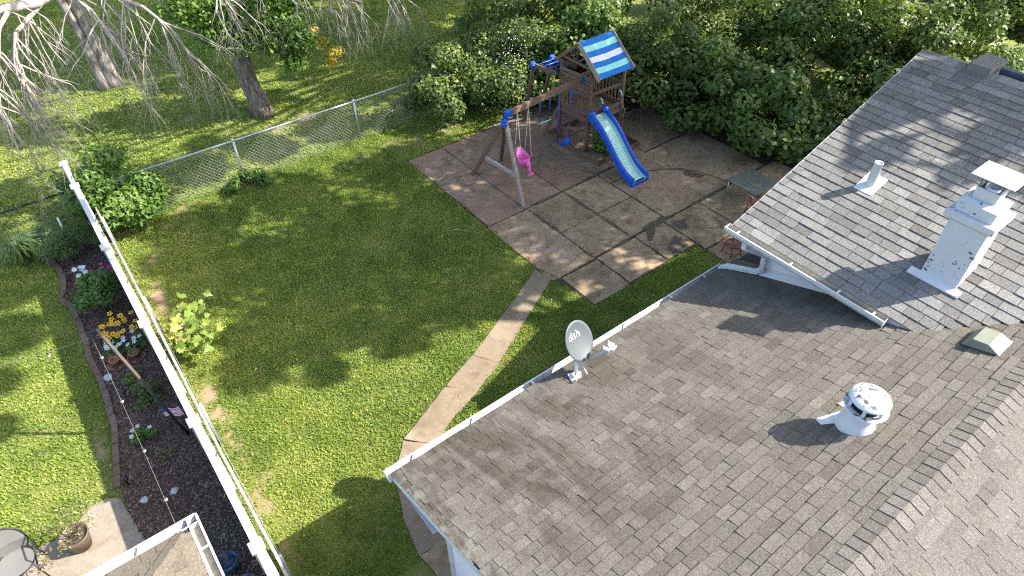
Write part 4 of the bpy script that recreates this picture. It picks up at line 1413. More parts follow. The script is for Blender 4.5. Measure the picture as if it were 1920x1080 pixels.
red_seat(12.16, 6.56, .47, 'red metal stool tucked beside the green patio table')
red_seat(10.62, 5.98, .30, 'red metal stool standing under the wing gutter')
print('objects ok')

# ------------------------------------------------------------------ plants
def limb_tree(mb, p, d, L, r, depth, rs, spread=.6, droop=0, shrink=.68, kids=(2, 3), ends=None, segs=4, n=5, wob=.12):
    """recursive limbs as tapered tubes; collects end points"""
    p = Vector(p); d = Vector(d).normalized()
    pts, rr = [p.copy()], [r]
    for i in range(segs):
        d = (d + Vector((rs.gauss(0, wob), rs.gauss(0, wob), rs.gauss(0, wob) - droop))).normalized()
        p = p + d * (L / segs)
        pts.append(p.copy()); rr.append(r * (1 - .45 * (i + 1) / segs))
    mb.tube(pts, rr, n, cap=False)
    if depth == 0:
        if ends is not None: ends.append(p.copy())
        return
    for k in range(rs.randint(*kids)):
        i = rs.randint(max(1, segs - 2), segs) if k else segs
        v = Vector((rs.gauss(0, 1), rs.gauss(0, 1), rs.gauss(0, 1))).normalized()
        nd = (d + v * spread).normalized()
        limb_tree(mb, pts[i], nd, L * shrink * rs.uniform(.75, 1.15), rr[i] * .72, depth - 1, rs, spread, droop, shrink, kids, ends, segs, max(3, n - 1), wob)

def bush(name, label, cat, base, lobes, n, mat, size, seed, group=None, stems=4, upb=.55, outb=.8, aspect=.62, shell=.6, part='foliage', clump=.25, stem_mat='twig_brown', droop=0):
    th = thing(name, label, cat, base, group)
    b = Vector(base)
    rs = random.Random(seed)
    mb = MB()
    for k in range(stems):
        lo = lobes[k % len(lobes)]
        t = Vector((lo[0], lo[1], lo[2]))
        q = b + Vector((rs.uniform(-.08, .08), rs.uniform(-.08, .08), -.02))
        mid = q.lerp(t, .5) + Vector((rs.uniform(-.1, .1), rs.uniform(-.1, .1), .05)) * (t - q).length
        mb.tube([q, mid, t], [.012 + .012 * (t - b).length, .010 + .008 * (t - b).length, .005], 5)
    mb.build('stem', stem_mat, th)
    P, D, idx = lobe_points(lobes, n, seed, shell)
    keep = P[:, 2] > .04
    P, D, idx = P[keep], D[keep], idx[keep]
    r2 = np.random.RandomState(seed + 1)
    lt = r2.uniform(-clump, clump, len(lobes))[idx] + .10 * D[:, 2]
    tone = np.clip(.42 + lt + r2.normal(0, .2, len(P)), 0, 1)
    me = leaf_mesh(part, P, mat, size, aspect, upb, D, outb, seed, tone, b, droop)
    link(part, me, th)
    return th

def mound(cx, cy, w, d, h, k, seed, z0=0, r=(.32, .55)):
    """lobes heaped into a rounded mass"""
    rs = random.Random(seed)
    out = []
    for i in range(k):
        t = rs.uniform(0, 2 * math.pi); q = math.sqrt(rs.random())
        x, y = cx + w * q * math.cos(t), cy + d * q * math.sin(t)
        top = h * (1 - .55 * q * q) * rs.uniform(.8, 1.08)
        z = z0 + rs.uniform(.25, .88) * top
        rad = rs.uniform(*r) * min(1, .35 + .4 * h / 2)
        out.append((x, y, z, rad * 1.15, rad * 1.15, rad * .85))
    return out

# tall hedge bushes behind the patio
HEDGE = [
    (9.5, 15.3, 1.5, 1.1, 2.3, 'leafy hedge bush at the fence end, lowest of the hedge'),
    (11.3, 14.9, 1.5, 1.2, 3.0, 'hedge bush with sprays of tiny white blossom behind the swing frame'),
    (13.2, 13.9, 1.5, 1.3, 3.3, 'tall hedge bush right behind the play tower'),
    (14.5, 12.0, 1.5, 1.4, 3.2, 'dark hedge bush behind the foot of the slide'),
    (15.0, 10.2, 1.4, 1.4, 2.9, 'broad hedge bush spilling over the patio edge'),
    (15.1, 8.4, 1.4, 1.3, 2.5, 'round leaved hedge bush behind the green patio table'),
    (16.6, 6.7, 1.6, 1.2, 2.6, 'hedge bush pressed against the wing gable'),
    (12.4, 16.8, 1.7, 1.4, 3.3, 'sunlit bush rising behind the blossoming hedge bush'),
    (15.2, 15.4, 1.9, 1.6, 3.9, 'tall bush at the back of the hedge above the striped canopy'),
    (17.6, 12.9, 2.0, 1.8, 4.2, 'tall bush at the back of the hedge beyond the slide'),
    (18.5, 9.7, 2.0, 1.8, 4.4, 'tall glossy bush at the back of the hedge near the wing'),
    (20.4, 6.6, 2.0, 1.7, 4.6, 'dark tall bush beyond the wing ridge'),
    (22.0, 10.8, 2.3, 2.1, 5.0, 'far dark bush between the hedge and the lit lawn'),
    (19.0, 16.2, 2.3, 2.1, 4.6, 'far bush behind the hedge at the top of the view'),
    (15.4, 18.6, 2.0, 1.8, 3.8, 'far bush at the top edge above the striped canopy ridge'),
    (19.6, 8.0, 1.5, 1.2, 4.0, 'leafy bush filling the gap behind the wing rake'),
    (24.6, 7.6, 2.0, 1.6, 4.2, 'far bush at the top edge beyond the little roof block'),
    (22.6, 14.6, 2.4, 2.0, 5.0, 'farthest dark bush at the top edge of the view'),
]
for i, (x, y, w, d, h, lab) in enumerate(HEDGE):
    lobes = mound(x, y, w, d, h, 34, 50 + i)
    far = i >= 7
    lm_ = ('leaf_hedge', 'leaf_hedge', 'leaf_vine', 'leaf_hedge', 'leaf_vine', 'leaf_vine', 'leaf_hedge', 'leaf_tree', 'leaf_hedge', 'leaf_tree', 'leaf_vine', 'leaf_hedge', 'leaf_tree', 'leaf_hedge', 'leaf_tree', 'leaf_tree', 'leaf_hedge', 'leaf_tree')[i]
    ls_ = (.10, .085, .115, .10, .13, .135, .11, .10, .12, .11, .14, .13, .12, .13, .12, .12, .15, .14)[i]
    bush('hedge_bush', lab, 'bush', (x, y, 0), lobes, 11500 if not far else 9500, lm_, ls_, 60 + i, 'hedge bushes behind the patio', 6, .5, .9, .78 if not far else .6, .55)
# white blossom on one of them
def blossom():
    rs = np.random.RandomState(3)
    P = np.stack([rs.normal(10.75, .26, 170), rs.normal(13.85, .24, 170), rs.normal(2.0, .32, 170)], 1)
    par = bpy.data.objects['hedge_bush.001']
    P -= 0
    me = leaf_mesh('blossom', P, 'white_petal', .026, .9, .8, None, 0, 4, None, ORG[par.name])
    link('blossom', me, par)
blossom()

# bush swallowing the fence corner, weeds, and the bed's plants
bush('corner_bush', 'big leafy green bush where the white fence meets the chain link', 'bush', (.35, 15.3, 0), mound(.35, 15.3, .82, .60, 2.5, 36, 5, 0, (.3, .42)), 10500, 'leaf_bush', .115, 7, None, 6, .5, .8, .42, .5)
bush('sapling', 'thin leafy sapling beyond the far end of the white fence', 'sapling', (-.5, 16.6, 0), mound(-.5, 16.6, .35, .35, 1.7, 8, 15, .2, (.2, .3)), 500, 'leaf_bush', .10, 8, None, 3, .5, .6, .45, .3)
bush('weed_clump', 'clump of tall weeds at the foot of the chain link fence', 'weeds', (3.2, 15.2, 0), mound(3.25, 15.15, .5, .25, .62, 10, 9, 0, (.26, .36)), 1500, 'leaf_bush', .10, 10, None, 5, .5, .7, .32, .3)
bush('fern_shrub', 'feathery blue green shrub at the top of the mulch bed', 'shrub', (-.85, 14.75, 0), mound(-.85, 14.75, .55, .42, 1.15, 16, 11, 0, (.28, .4)), 6000, 'leaf_fern', .062, 12, None, 6, .6, .7, .22, .35)
bush('garden_shrub', 'round green shrub with reddish tips in the middle of the bed', 'shrub', (-.74, 12.45, 0), mound(-.76, 12.7, .34, .36, 1.0, 13, 13, .12, (.30, .40)), 2700, 'leaf_bush', .075, 14, None, 3, .6, .8, .6, .4)
bush('low_shrub', 'low dark green shrub beside the leaning pole', 'shrub', (-.72, 9.8, 0), mound(-.70, 9.85, .26, .28, .42, 9, 16, 0, (.2, .3)), 1300, 'leaf_hedge', .055, 17, None, 4, .6, .7, .4, .35)
bush('low_shrub', 'small bright green plant just above the low dark shrub', 'shrub', (-.80, 10.35, 0), mound(-.80, 10.35, .14, .14, .34, 5, 18, 0, (.18, .24)), 420, 'leaf_bush', .06, 19, None, 3, .6, .7, .4, .35)
bush('low_shrub', 'sparse rusty little plant in the lower mulch bed', 'shrub', (-.82, 8.42, 0), mound(-.82, 8.42, .12, .12, .2, 4, 20, 0, (.14, .2)), 190, 'leaf_dry', .045, 21, None, 3, .6, .7, .4, .3)

def flowers(name, label, base, n_leaf, n_fl, w, h, petal, seed, psize=.05, eye=None, leafsize=.055, lm='leaf_bush'):
    th = bush(name, label, 'flowers', base, mound(base[0], base[1], w, w, h, 6, seed, 0, (.18, .26)), n_leaf, lm, leafsize, seed, None, 3, .6, .8, .42, .3)
    rs = random.Random(seed)
    for k in range(n_fl):
        t = rs.uniform(0, 2 * math.pi); q = math.sqrt(rs.random()) * w * 1.25
        c = Vector((base[0] + q * math.cos(t), base[1] + q * math.sin(t), h * rs.uniform(.75, 1.12)))
        mb = MB()
        tilt = Vector((rs.uniform(-.4, .1), rs.uniform(-.6, .0), 1)).normalized()
        u = tilt.orthogonal().normalized(); v = tilt.cross(u)
        m = 5 if psize < .06 else 7
        for j in range(m):
            a = 2 * math.pi * j / m
            dd = u * math.cos(a) + v * math.sin(a); ss = tilt.cross(dd)
            mb.add([c, c + dd * psize * .6 + ss * psize * .32, c + dd * psize + tilt * .006, c + dd * psize * .6 - ss * psize * .32], [(0, 1, 2, 3)])
        fl = mb.build('flower', petal, th)
        if eye:
            m2 = MB(); m2.lathe([(psize * .28, .0), (psize * .2, .012), (0, .016)], c, 8); m2.build('flower_centre', eye, fl)
    return th
flowers('white_flowers', 'small white flowers at the top of the mulch bed', (-.86, 13.55, 0), 420, 7, .2, .5, 'white_petal', 31, .06)
flowers('pink_flowers', 'magenta flower cluster against the white fence', (-.48, 13.3, 0), 420, 16, .2, .55, 'pink_petal', 32, .05)
flowers('yellow_flowers', 'yellow daisy like flowers with dark eyes beside the fence', (-.66, 11.55, 0), 900, 34, .28, .44, 'yellow_petal', 33, .055, 'flower_eye')
flowers('white_flowers', 'white flowers under the top of the leaning pole', (-.84, 11.25, 0), 300, 9, .14, .3, 'white_petal', 34, .055)
flowers('white_flowers', 'compact green plant with white flowers below the flag', (-1.0, 8.95, 0), 620, 4, .15, .24, 'white_petal', 35, .045, 'yellow_petal', .06)

def terracotta(x, y, label, seed, plant):
    th = thing('terracotta_pot', label, 'flower pot', (x, y, 0), 'terracotta pots in the bed')
    MB().lathe([(0, .012), (.065, .012), (.088, .14), (.10, .14), (.10, .165), (.088, .165), (.08, .12), (0, .12)], (x, y, 0), 18).build('pot', 'terracotta', th)
    MB().lathe([(.15, .014), (.16, .035), (.15, .035), (.13, .02), (0, .02)], (x, y, 0), 20).build('saucer', 'terracotta', th)
    P, D, i = lobe_points([(x, y, .20, .09, .09, .09)], plant, seed, .2)
    link('plant', leaf_mesh('plant', P, 'leaf_dry' if plant < 60 else 'leaf_bush', .05, .4, .5, D, .6, seed, None, (x, y, 0)), th)
terracotta(-.95, 10.98, 'terracotta pot holding a withered plant', 41, 30)
terracotta(-.62, 10.95, 'terracotta pot holding grey stems beside the fence', 42, 50)
flowers('white_flowers', 'green leafed white flowers behind the second terracotta pot', (-.55, 11.12, 0), 420, 7, .14, .36, 'white_petal', 43, .05)

# tufted ornamental grass
def tuft(name, label, cat, x, y, n, L, seed, mat='leaf_fern', lean=.7):
    rs = np.random.RandomState(seed)
    a = rs.uniform(0, 2 * np.pi, n); l = L * rs.uniform(.6, 1.1, n); le = lean * rs.uniform(.3, 1.1, n)
    r0 = rs.uniform(0, .10, n)
    d = np.stack([np.cos(a), np.sin(a), np.zeros(n)], 1)
    s = np.stack([-np.sin(a), np.cos(a), np.zeros(n)], 1) * .008
    b = np.array([x, y, 0]) + d * r0[:, None]
    up = np.array([0, 0, 1.0])
    m1 = b + d * (l * le * .35)[:, None] + up * (l * .62)[:, None]
    m2 = b + d * (l * le * .95)[:, None] + up * (l * (.72 - .35 * le))[:, None]
    V = np.stack([b - s, b + s, m1 - s, m1 + s, m2 - s * .2, m2 + s * .2], 1).reshape(-1, 3)
    q = (np.arange(n) * 6)[:, None]
    F = np.concatenate([q + [[0, 1, 3, 2]], q + [[2, 3, 5, 4]]], 1).reshape(-1, 4)
    o = link(name, npmesh(name, V, F, 4, [mat], np.repeat(rs.rand(n), 2)))
    return tag(o, label, cat)
tuft('ornamental_grass', 'arching tuft of grey green ornamental grass beside the black fence', 'grass tuft', -1.75, 15.35, 320, 1.0, 1)
tuft('ornamental_grass', 'smaller grass tuft between the ferny shrub and the brick edging', 'grass tuft', -1.30, 15.65, 160, .7, 2)

# maple sapling with lobed leaves on the yard side of the white fence
def maple():
    base = Vector((.08, 10.55, 0))
    th = thing('maple_sapling', 'lime green maple sapling leaning out from the white fence', 'sapling', base)
    rs = random.Random(5)
    mb = MB()
    tips = []
    for k in range(9):
        t = Vector((.08 + rs.uniform(-.06, .62), 10.55 + rs.uniform(-.75, .45), rs.uniform(.45, 1.15)))
        mid = base.lerp(t, .5) + Vector((rs.uniform(-.08, .08), rs.uniform(-.08, .08), .15))
        mb.tube([base, mid, t], [.016, .011, .005], 5)
        tips += [t, mid.lerp(t, .5), base.lerp(mid, .85), mid.lerp(t, .75)]
    mb.build('stem', 'twig_brown', th)
    # lobed outline
    out = [(0, 0), (.22, -.05), (.42, .02), (.36, .16), (.58, .30), (.40, .38), (.44, .56), (.22, .52), (.16, .72), (0, 1.0)]
    out = out + [(-x, y) for x, y in out[::-1][1:-1]]
    for k in range(95):
        t = rs.choice(tips) + Vector((rs.gauss(0, .11), rs.gauss(0, .11), rs.gauss(0, .09)))
        L = rs.uniform(.11, .20)
        nrm = Vector((rs.gauss(0, .4), rs.gauss(-.25, .4), 1)).normalized()
        dr = Vector((rs.gauss(0, 1), rs.gauss(0, 1), rs.uniform(-.5, .1)))
        dr = (dr - nrm * dr.dot(nrm)).normalized(); sd = nrm.cross(dr)
        vs = [t + dr * (y * L) + sd * (x * L) + nrm * (.10 * L * (abs(x) * 2) ** 2 - .05 * L * y) for x, y in out]
        n = len(vs)
        vs.append(t + dr * (.4 * L))
        m = MB(); m.add(vs, [(i, (i + 1) % n, n) for i in range(n)], rs.random() ** 1.1)
        m.build('leaf', 'leaf_lime', th)
maple()

# potted shrub, patio chair, glazed pots, lamps, flag, stones
def potted():
    x, y = -2.28, 7.56
    th = thing('potted_shrub', 'straggly shrub in a round bronze pot on the concrete pad', 'potted plant', (x, y, .02))
    MB().lathe([(0, .022), (.13, .022), (.185, .27), (.20, .31), (.20, .335), (.185, .335), (.175, .28), (0, .27)], (x, y, 0), 28).build('pot', 'pot_bronze', th)
    MB().lathe([(.17, .275), (0, .285)], (x, y, 0), 20).build('soil', 'soil', th)
    mb = MB(); rs = random.Random(9); ends = []
    for k in range(7): limb_tree(mb, (x + rs.uniform(-.06, .06), y + rs.uniform(-.06, .06), .27), (rs.gauss(0, .4), rs.gauss(0, .4), 1), .26, .009, 2, rs, .6, 0, .7, (2, 3), ends, 3, 4)
    mb.build('stem', 'twig_brown', th)
    P = np.array([list(e) for e in ends]); P = np.repeat(P, 9, 0)
    P = P + np.random.RandomState(2).normal(0, .04, P.shape)
    link('foliage', leaf_mesh('foliage', P, 'leaf_dry', .042, .5, .5, None, 0, 3, None, (x, y, .02)), th)
potted()
def patio_chair():
    cx, cy = -2.98, 7.52
    th = thing('patio_chair', 'black wire patio chair with oval mesh back in the lower left corner', 'chair', (cx, cy, .02))
    def ell(z, rx, ry, tilt=0, n=26, oy=0): return [(cx + rx * math.cos(t), cy + oy + ry * math.sin(t), z + tilt * math.sin(t)) for t in np.linspace(0, 2 * math.pi, n)]
    MB().tube(ell(.44, .25, .24), .011, 7).build('seat_ring', 'black_metal', th)
    mb = MB(); e = ell(.437, .235, .225)[:-1]; mb.add([(cx, cy, .425)] + e, [(0, i + 1, (i + 1) % len(e) + 1) for i in range(len(e))]); mb.build('seat', 'mesh_fabric', th)
    back = [(cx + .25 * math.cos(t), cy + .20 + .10 * max(0, math.sin(t)), .62 + .26 * math.sin(t)) for t in np.linspace(0, 2 * math.pi, 26)]
    MB().tube(back, .011, 7).build('back_ring', 'black_metal', th)
    mb = MB(); e = [(cx + (p[0] - cx) * .95, p[1], .62 + (p[2] - .62) * .95) for p in back[:-1]]; mb.add([(cx, cy + .22, .62)] + e, [(0, i + 1, (i + 1) % len(e) + 1) for i in range(len(e))]); mb.build('backrest', 'mesh_fabric', th)
    for sx in (-1, 1):
        MB().tube([(cx + sx * .24, cy + .22, .62), (cx + sx * .31, cy + .05, .66), (cx + sx * .31, cy - .16, .64), (cx + sx * .24, cy - .2, .44)], .011, 7).build('armrest', 'black_metal', th)
        for sy in (-1, 1):
            MB().tube([(cx + sx * .2, cy + sy * .18, .44), (cx + sx * .25, cy + sy * .23, .03)], .011, 7).build('leg', 'black_metal', th)
patio_chair()
for x, y, r, h, lab in ((-.66, 5.85, .15, .30, 'blue glazed pot on the gravel beside the porch gutter'), (-.55, 5.40, .12, .28, 'dark blue pot half hidden under the porch gutter')):
    o = MB().lathe([(0, .02), (r * .65, .02), (r * .95, h * .6), (r, h), (r * .92, h), (r * .85, h * .6), (0, h * .55)], (x, y, 0), 22).build('glazed_pot', 'blue_glaze')
    tag(o, lab, 'pot')
for x, y, lab in ((-1.12, 14.05, 'black solar path light by the upper brick edging'), (-1.05, 11.68, 'black solar path light at the foot of the pole hook'), (-1.03, 10.05, 'black solar path light under the second hanging bulb'), (-1.47, 8.2, 'black solar path light at the lowest brick')):
    th = thing('path_light', lab, 'garden light', (x, y, 0), 'solar lights in the bed')
    MB().tube([(x, y, 0), (x + .01, y, .16)], .012, 8).build('stake', 'black_metal', th)
    MB().lathe([(.035, .16), (.05, .17), (.05, .195), (.02, .215), (0, .216)], (x + .01, y, 0), 14).build('lamp_head', 'black_metal', th)
fl = thing('garden_flag', 'little stars and stripes flag on a stick in the mulch', 'flag', (-.62, 9.05, 0))
MB().tube([(-.60, 9.02, 0), (-.60, 9.04, .42)], .004, 5).build('stick', 'pole_wood', fl)
def flag():
    A = Vector((-.60, 9.04, .41)); U = Vector((.26, -.10, -.05)); D = Vector((.02, -.10, -.15))
    def P(u, v): return A + U * u + D * v + Vector((0, .015, .012)) * math.sin(u * 7)
    for k in range(7 + 6):
        mb = MB()
        n = 6; u0 = .4 if k < 7 else 0
        row = [[P(u0 + (1 - u0) * i / n, (k + j) / 13) for i in range(n + 1)] for j in (0, 1)]
        mb.add(row[0] + row[1], [(i, i + 1, n + 2 + i, n + 1 + i) for i in range(n)])
        mb.build('stripe', 'flag_red' if k % 2 == 0 else 'flag_white', fl)
    mb = MB(); n = 3
    row = [[P(.4 * i / n, j * 7 / 13) for i in range(n + 1)] for j in (0, 1)]
    mb.add(row[0] + row[1], [(i, i + 1, n + 2 + i, n + 1 + i) for i in range(n)]); can = mb.build('canton', 'flag_blue', fl)
    mb = MB()
    for i in range(5):
        for j in range(4):
            c = P(.04 + i * .08, (.8 + j * 1.7) / 13) + Vector((-.003, -.003, .004))
            mb.add([c + Vector((.005, 0, 0)), c + Vector((0, 0, .005)), c - Vector((.005, 0, 0)), c - Vector((0, 0, .005))], [(0, 1, 2, 3)])
    mb.build('stars', 'flag_white', can)
flag()
def rock(name, label, x, y, s, seed, mat='stone_white', z=.02, cat='stone', flat=.6):
    rs = random.Random(seed)
    vs = []
    for k, (r, zz) in enumerate(((.6, 0), (1, .3), (.8, .75), (.35, 1))):
        for j in range(7):
            t = 2 * math.pi * j / 7 + k
            vs.append((x + s * r * math.cos(t) * rs.uniform(.7, 1.2), y + s * r * math.sin(t) * rs.uniform(.7, 1.2), z + s * flat * zz))
    fs = [(k * 7 + j, k * 7 + (j + 1) % 7, (k + 1) * 7 + (j + 1) % 7, (k + 1) * 7 + j) for k in range(3) for j in range(7)] + [tuple(21 + j for j in range(7))]
    return tag(MB().add(vs, fs).build(name, mat), label, cat)
rock('white_stone', 'jagged white stone lying on the brick edging', -1.17, 10.72, .10, 1, flat=.5)
rock('white_stone', 'white stone in the mulch beside the concrete pad', -1.35, 7.75, .07, 2)
rock('white_stone', 'white stone in the mulch below the hanging bulbs', -.92, 7.62, .07, 3)
for i, (pts, lab) in enumerate((
        ([(6.1, 10.55), (6.35, 10.42), (6.62, 10.12)], 'pale bent twig lying on the lawn near the patio edge'),
        ([(5.9, 8.9), (6.1, 9.1), (6.5, 9.6)], 'thin brown twig on the shaded lawn beside the patio'),
        ([(4.05, 7.75), (4.0, 8.1), (4.2, 8.5)], 'dark curved twig on the lawn above the walkway'),
        ([(.95, 9.1), (1.2, 9.25)], 'short twig in the sunlit lawn near the white fence'))):
    tag(MB().tube([(x, y, .035 + .01 * (k % 2)) for k, (x, y) in enumerate(pts)], .007, 5).build('twig', 'twig_pale' if i == 0 else 'twig_brown'), lab, 'twig')

# ivy growing up inside the play tower
bush('ivy_clump', 'green ivy clump growing under the slide of the play tower', 'ivy', (11.4, 10.8, 0), mound(11.38, 10.78, .33, .28, .85, 10, 71, 0, (.24, .34)), 1500, 'leaf_bush', .075, 72, None, 4, .5, .8, .7, .4)

# ------------------------------------------------------------------ trees
SX, SY_ = math.cos(SUN_AZ) / math.tan(SUN_EL), math.sin(SUN_AZ) / math.tan(SUN_EL)
def canopy_over(ground, z):
    """crown lobes that stand between the sun and the given patches of ground"""
    out = []
    rs = random.Random(17)
    for (x, y, r) in ground:
        zz = z + rs.uniform(-1.1, 1.3)
        out.append((x + SX * zz, y + SY_ * zz, zz, r * .82, r * .82, r * .62))
    return out
def tree(name, label, base, trunk_top, r0, lobes, n, mat, size, seed, bark='bark_brown', limbs=True, group=None, lean=None):
    th = thing(name, label, 'tree', base, group)
    b = Vector(base); t = Vector(trunk_top)
    rs = random.Random(seed)
    mb = MB()
    pts = [b - Vector((0, 0, .1))]
    for k in range(1, 9):
        q = k / 8
        pts.append(b.lerp(t, q) + Vector((rs.gauss(0, .05), rs.gauss(0, .05), 0)) * (q * (1 - q) * 4))
    rr = [r0 * 1.35] + [r0 * (1.12 - .12 * min(1, k * .6)) * (1 - .35 * k / 8) for k in range(1, 9)]
    mb.tube(pts, rr, 14)
    tr = mb.build('trunk', bark, th)
    if limbs:
        mb = MB()
        for i, lo in enumerate(lobes):
            if i % 2: continue
            s = b.lerp(t, rs.uniform(.72, 1)); e = Vector(lo[:3])
            m = s.lerp(e, .5) + Vector((rs.gauss(0, .2), rs.gauss(0, .2), .4))
            mb.tube([s, s.lerp(m, .5) + Vector((0, 0, .12)), m, e], [r0 * .34, r0 * .26, r0 * .18, .03], 6)
        mb.build('limb', bark, th)
    P, D, idx = lobe_points(lobes, n, seed, .25)
    r2 = np.random.RandomState(seed)
    tone = np.clip(.45 + r2.uniform(-.2, .2, len(lobes))[idx] + r2.normal(0, .2, len(P)), 0, 1)
    link('crown', leaf_mesh('crown', P, mat, size, .58, .5, D, .4, seed, tone, b), th)
    return th

yard_shade = [(2.6, 10.6, 1.25), (4.2, 10.2, 1.35), (5.9, 9.7, 1.3), (2.2, 12.4, 1.3), (4.4, 12.2, 1.45), (6.4, 11.4, 1.4), (1.6, 14.3, 1.2), (3.8, 14.3, 1.4), (6.3, 13.6, 1.4),
              (8.2, 8.6, 1.25), (8.4, 10.6, 1.5), (8.4, 12.7, 1.5), (10.3, 8.2, 1.4), (10.4, 10.2, 1.5), (10.3, 12.4, 1.5), (12.2, 8.6, 1.4), (12.4, 10.6, 1.6), (13.2, 7.0, 1.3), (12.3, 12.8, 1.5),
              (5.6, 8.55, .75), (6.9, 7.9, .8), (3.1, 9.0, .75), (1.3, 10.2, .7), (4.4, 8.9, .7), (14.6, 8.6, 1.4), (14.8, 10.8, 1.5), (6.6, 10.3, 1.0), (3.2, 11.4, .9), (5.2, 11.2, .9), (9.3, 9.4, 1.0), (11.4, 9.3, 1.0), (9.4, 11.5, 1.0),
              (1.0, 12.0, 1.0), (.8, 13.3, .8), (1.0, 9.3, .75), (2.2, 9.3, .9), (3.5, 8.35, .7), (4.7, 8.2, .6), (5.7, 7.9, .5), (2.0, 8.35, .45), (9.5, 7.4, .95), (11.0, 7.2, 1.1), (8.0, 7.2, .75), (10.3, 6.3, .6), (12.3, 6.2, .9), (7.6, 13.9, 1.0)]
c1 = canopy_over(yard_shade, 9.4)
tree('shade_tree', 'tall leafy tree beyond the wing shading lawn and patio', (18.6, 3.6, 0), (17.2, 4.3, 8.6), .34, c1, 50000, 'leaf_canopy', .18, 90)
bed_shade = [(-2.5, 13.1, .75), (-2.9, 11.9, .5), (-2.3, 14.6, .8), (-3.0, 10.75, .35), (-3.2, 16.0, 1.0), (.9, 16.4, .8), (2.4, 16.9, .9), (4.3, 16.6, .8), (6.2, 16.6, 1.0)]
roof_shade = [(14.2 - SX * 0, 0, 0)]
c2 = canopy_over(bed_shade, 12.6)
# branches that dapple the top of the wing roof
for (x, y, r) in ((10.6, 3.3, .5), (10.3, 2.2, .45), (10.9, 1.3, .6), (9.9, 1.4, .35), (10.7, .3, .6), (9.9, 3.6, .35), (9.1, 3.35, .28), (10.1, .6, .4), (11.0, 2.5, .5), (9.4, 2.3, .22), (9.5, .2, .4)):
    zz = 9.8
    h = zz - wing_z(x)
    c2.append((x + SX * h, y + SY_ * h, zz, r * .82, r * .82, r * .68))
tree('shade_tree', 'taller narrow tree beyond the wing with high crown', (16.6, -.4, 0), (15.0, .8, 10.4), .28, c2, 24000, 'leaf_canopy', .17, 91)
far_shade = [(8.2, 18.2, 1.5), (10.2, 19.6, 1.6), (8.6, 21.4, 1.6), (5.4, 22.6, 1.2), (11.4, 22.6, 1.8), (8.8, 24.8, 1.8), (5.2, 25.2, 1.6), (1.4, 25.6, 1.7), (-1.6, 24.0, 1.4), (-.6, 21.7, .9), (-3.2, 20.5, 1.2), (3.4, 22.2, .7),
             (2.0, 28.4, 1.9), (6.2, 28.4, 1.9), (10.4, 28.2, 2.0), (12.8, 25.6, 1.8), (-2.2, 28.4, 1.9), (0.2, 18.2, .7), (-1.6, 18.2, .9), (3.0, 18.0, .6), (5.6, 19.6, .5), (12.6, 17.6, 1.3), (10.6, 16.9, .8), (-3.4, 23.4, 1.2), (7.0, 20.4, .8), (3.2, 24.0, 1.0), (6.9, 23.6, 1.1), (.6, 22.8, .7), (3.4, 26.6, 1.4), (7.4, 26.6, 1.4), (-.4, 26.6, 1.4), (9.8, 23.0, 1.2), (11.8, 20.6, 1.2), (14.5, 23, 1.8), (14.5, 27, 2), (9.4, 17.4, .6), (1.8, 17.4, .6), (3.8, 17.3, .6), (-2.6, 17.0, .8), (-.8, 17.1, .6), (-4.5, 25.5, 1.5), (-1, 31, 2.2), (3, 31.5, 2.2), (7, 31, 2.2), (-4, 28.5, 1.6)]
rs = random.Random(31)
for gx_ in np.arange(-5, 15.5, 1.9):
    for gy_ in np.arange(22.2, 33, 1.9):
        if rs.random() < .72: far_shade.append((gx_ + rs.uniform(-.5, .5), gy_ + rs.uniform(-.5, .5), rs.uniform(.9, 1.4) / 1.25))
    for gy_ in (16.4, 17.4):
        if rs.random() < .7 and gx_ < 9: far_shade.append((gx_ + rs.uniform(-.4, .4), gy_ + rs.uniform(-.3, .3), rs.uniform(.5, .8)))
for gx_ in np.arange(-4, 11, 2.1):
    if rs.random() < .6: far_shade.append((gx_ + rs.uniform(-.5, .5), rs.uniform(18.6, 21), rs.uniform(.35, .6)))
far_shade = [q_ for q_ in far_shade if math.hypot(q_[0] - 2.0, q_[1] - 23.0) > 1.5]
far_shade = [(x, y, r * (1.25 if y > 21.5 else 1)) for x, y, r in far_shade]
c3 = canopy_over(far_shade, 10.2)
tree('shade_tree', 'tall leafy tree rising behind the hedge above the view', (19.2, 15.2, 0), (18.0, 15.0, 8.6), .34, c3, 90000, 'leaf_canopy', .24, 92)

# two trees in the yard beyond
tree('ash_tree', 'tree with thick furrowed trunk and green crown just beyond the chain link', (4.98, 18.62, 0), (4.75, 19.2, 4.2), .27,
     [(5.35, 18.5, 2.75, .75, .6, .6), (6.0, 18.1, 2.45, .55, .5, .5), (6.15, 18.0, 1.75, .42, .4, .42), (5.7, 18.5, 2.0, .4, .35, .4), (4.6, 18.6, 2.9, .7, .6, .6), (6.5, 18.5, 3.0, .7, .6, .55), (3.9, 19.0, 3.3, .7, .7, .6), (5.4, 18.9, 3.6, 1.1, .9, .7), (7.0, 18.8, 3.4, .7, .7, .5), (5.5, 18.0, 2.35, .62, .5, .5), (4.75, 18.2, 2.35, .45, .4, .45), (6.3, 17.8, 2.2, .5, .45, .45), (5.95, 17.8, 1.6, .36, .34, .34), (4.3, 18.4, 2.6, .5, .5, .4)], 11000, 'leaf_bush', .12, 93)
amb = bush('amber_spray', 'spray of yellow and orange leaves hanging beside the ash crown', 'leaf spray', (6.3, 18.4, 2.6), [(7.05, 18.2, 1.75, .26, .22, .22), (7.35, 18.0, 1.45, .24, .2, .2), (7.2, 18.1, 1.15, .16, .16, .18), (6.9, 18.3, 2.1, .2, .2, .2)], 520, 'leaf_amber', .085, 94, None, 2, .6, .5, .5, .2)
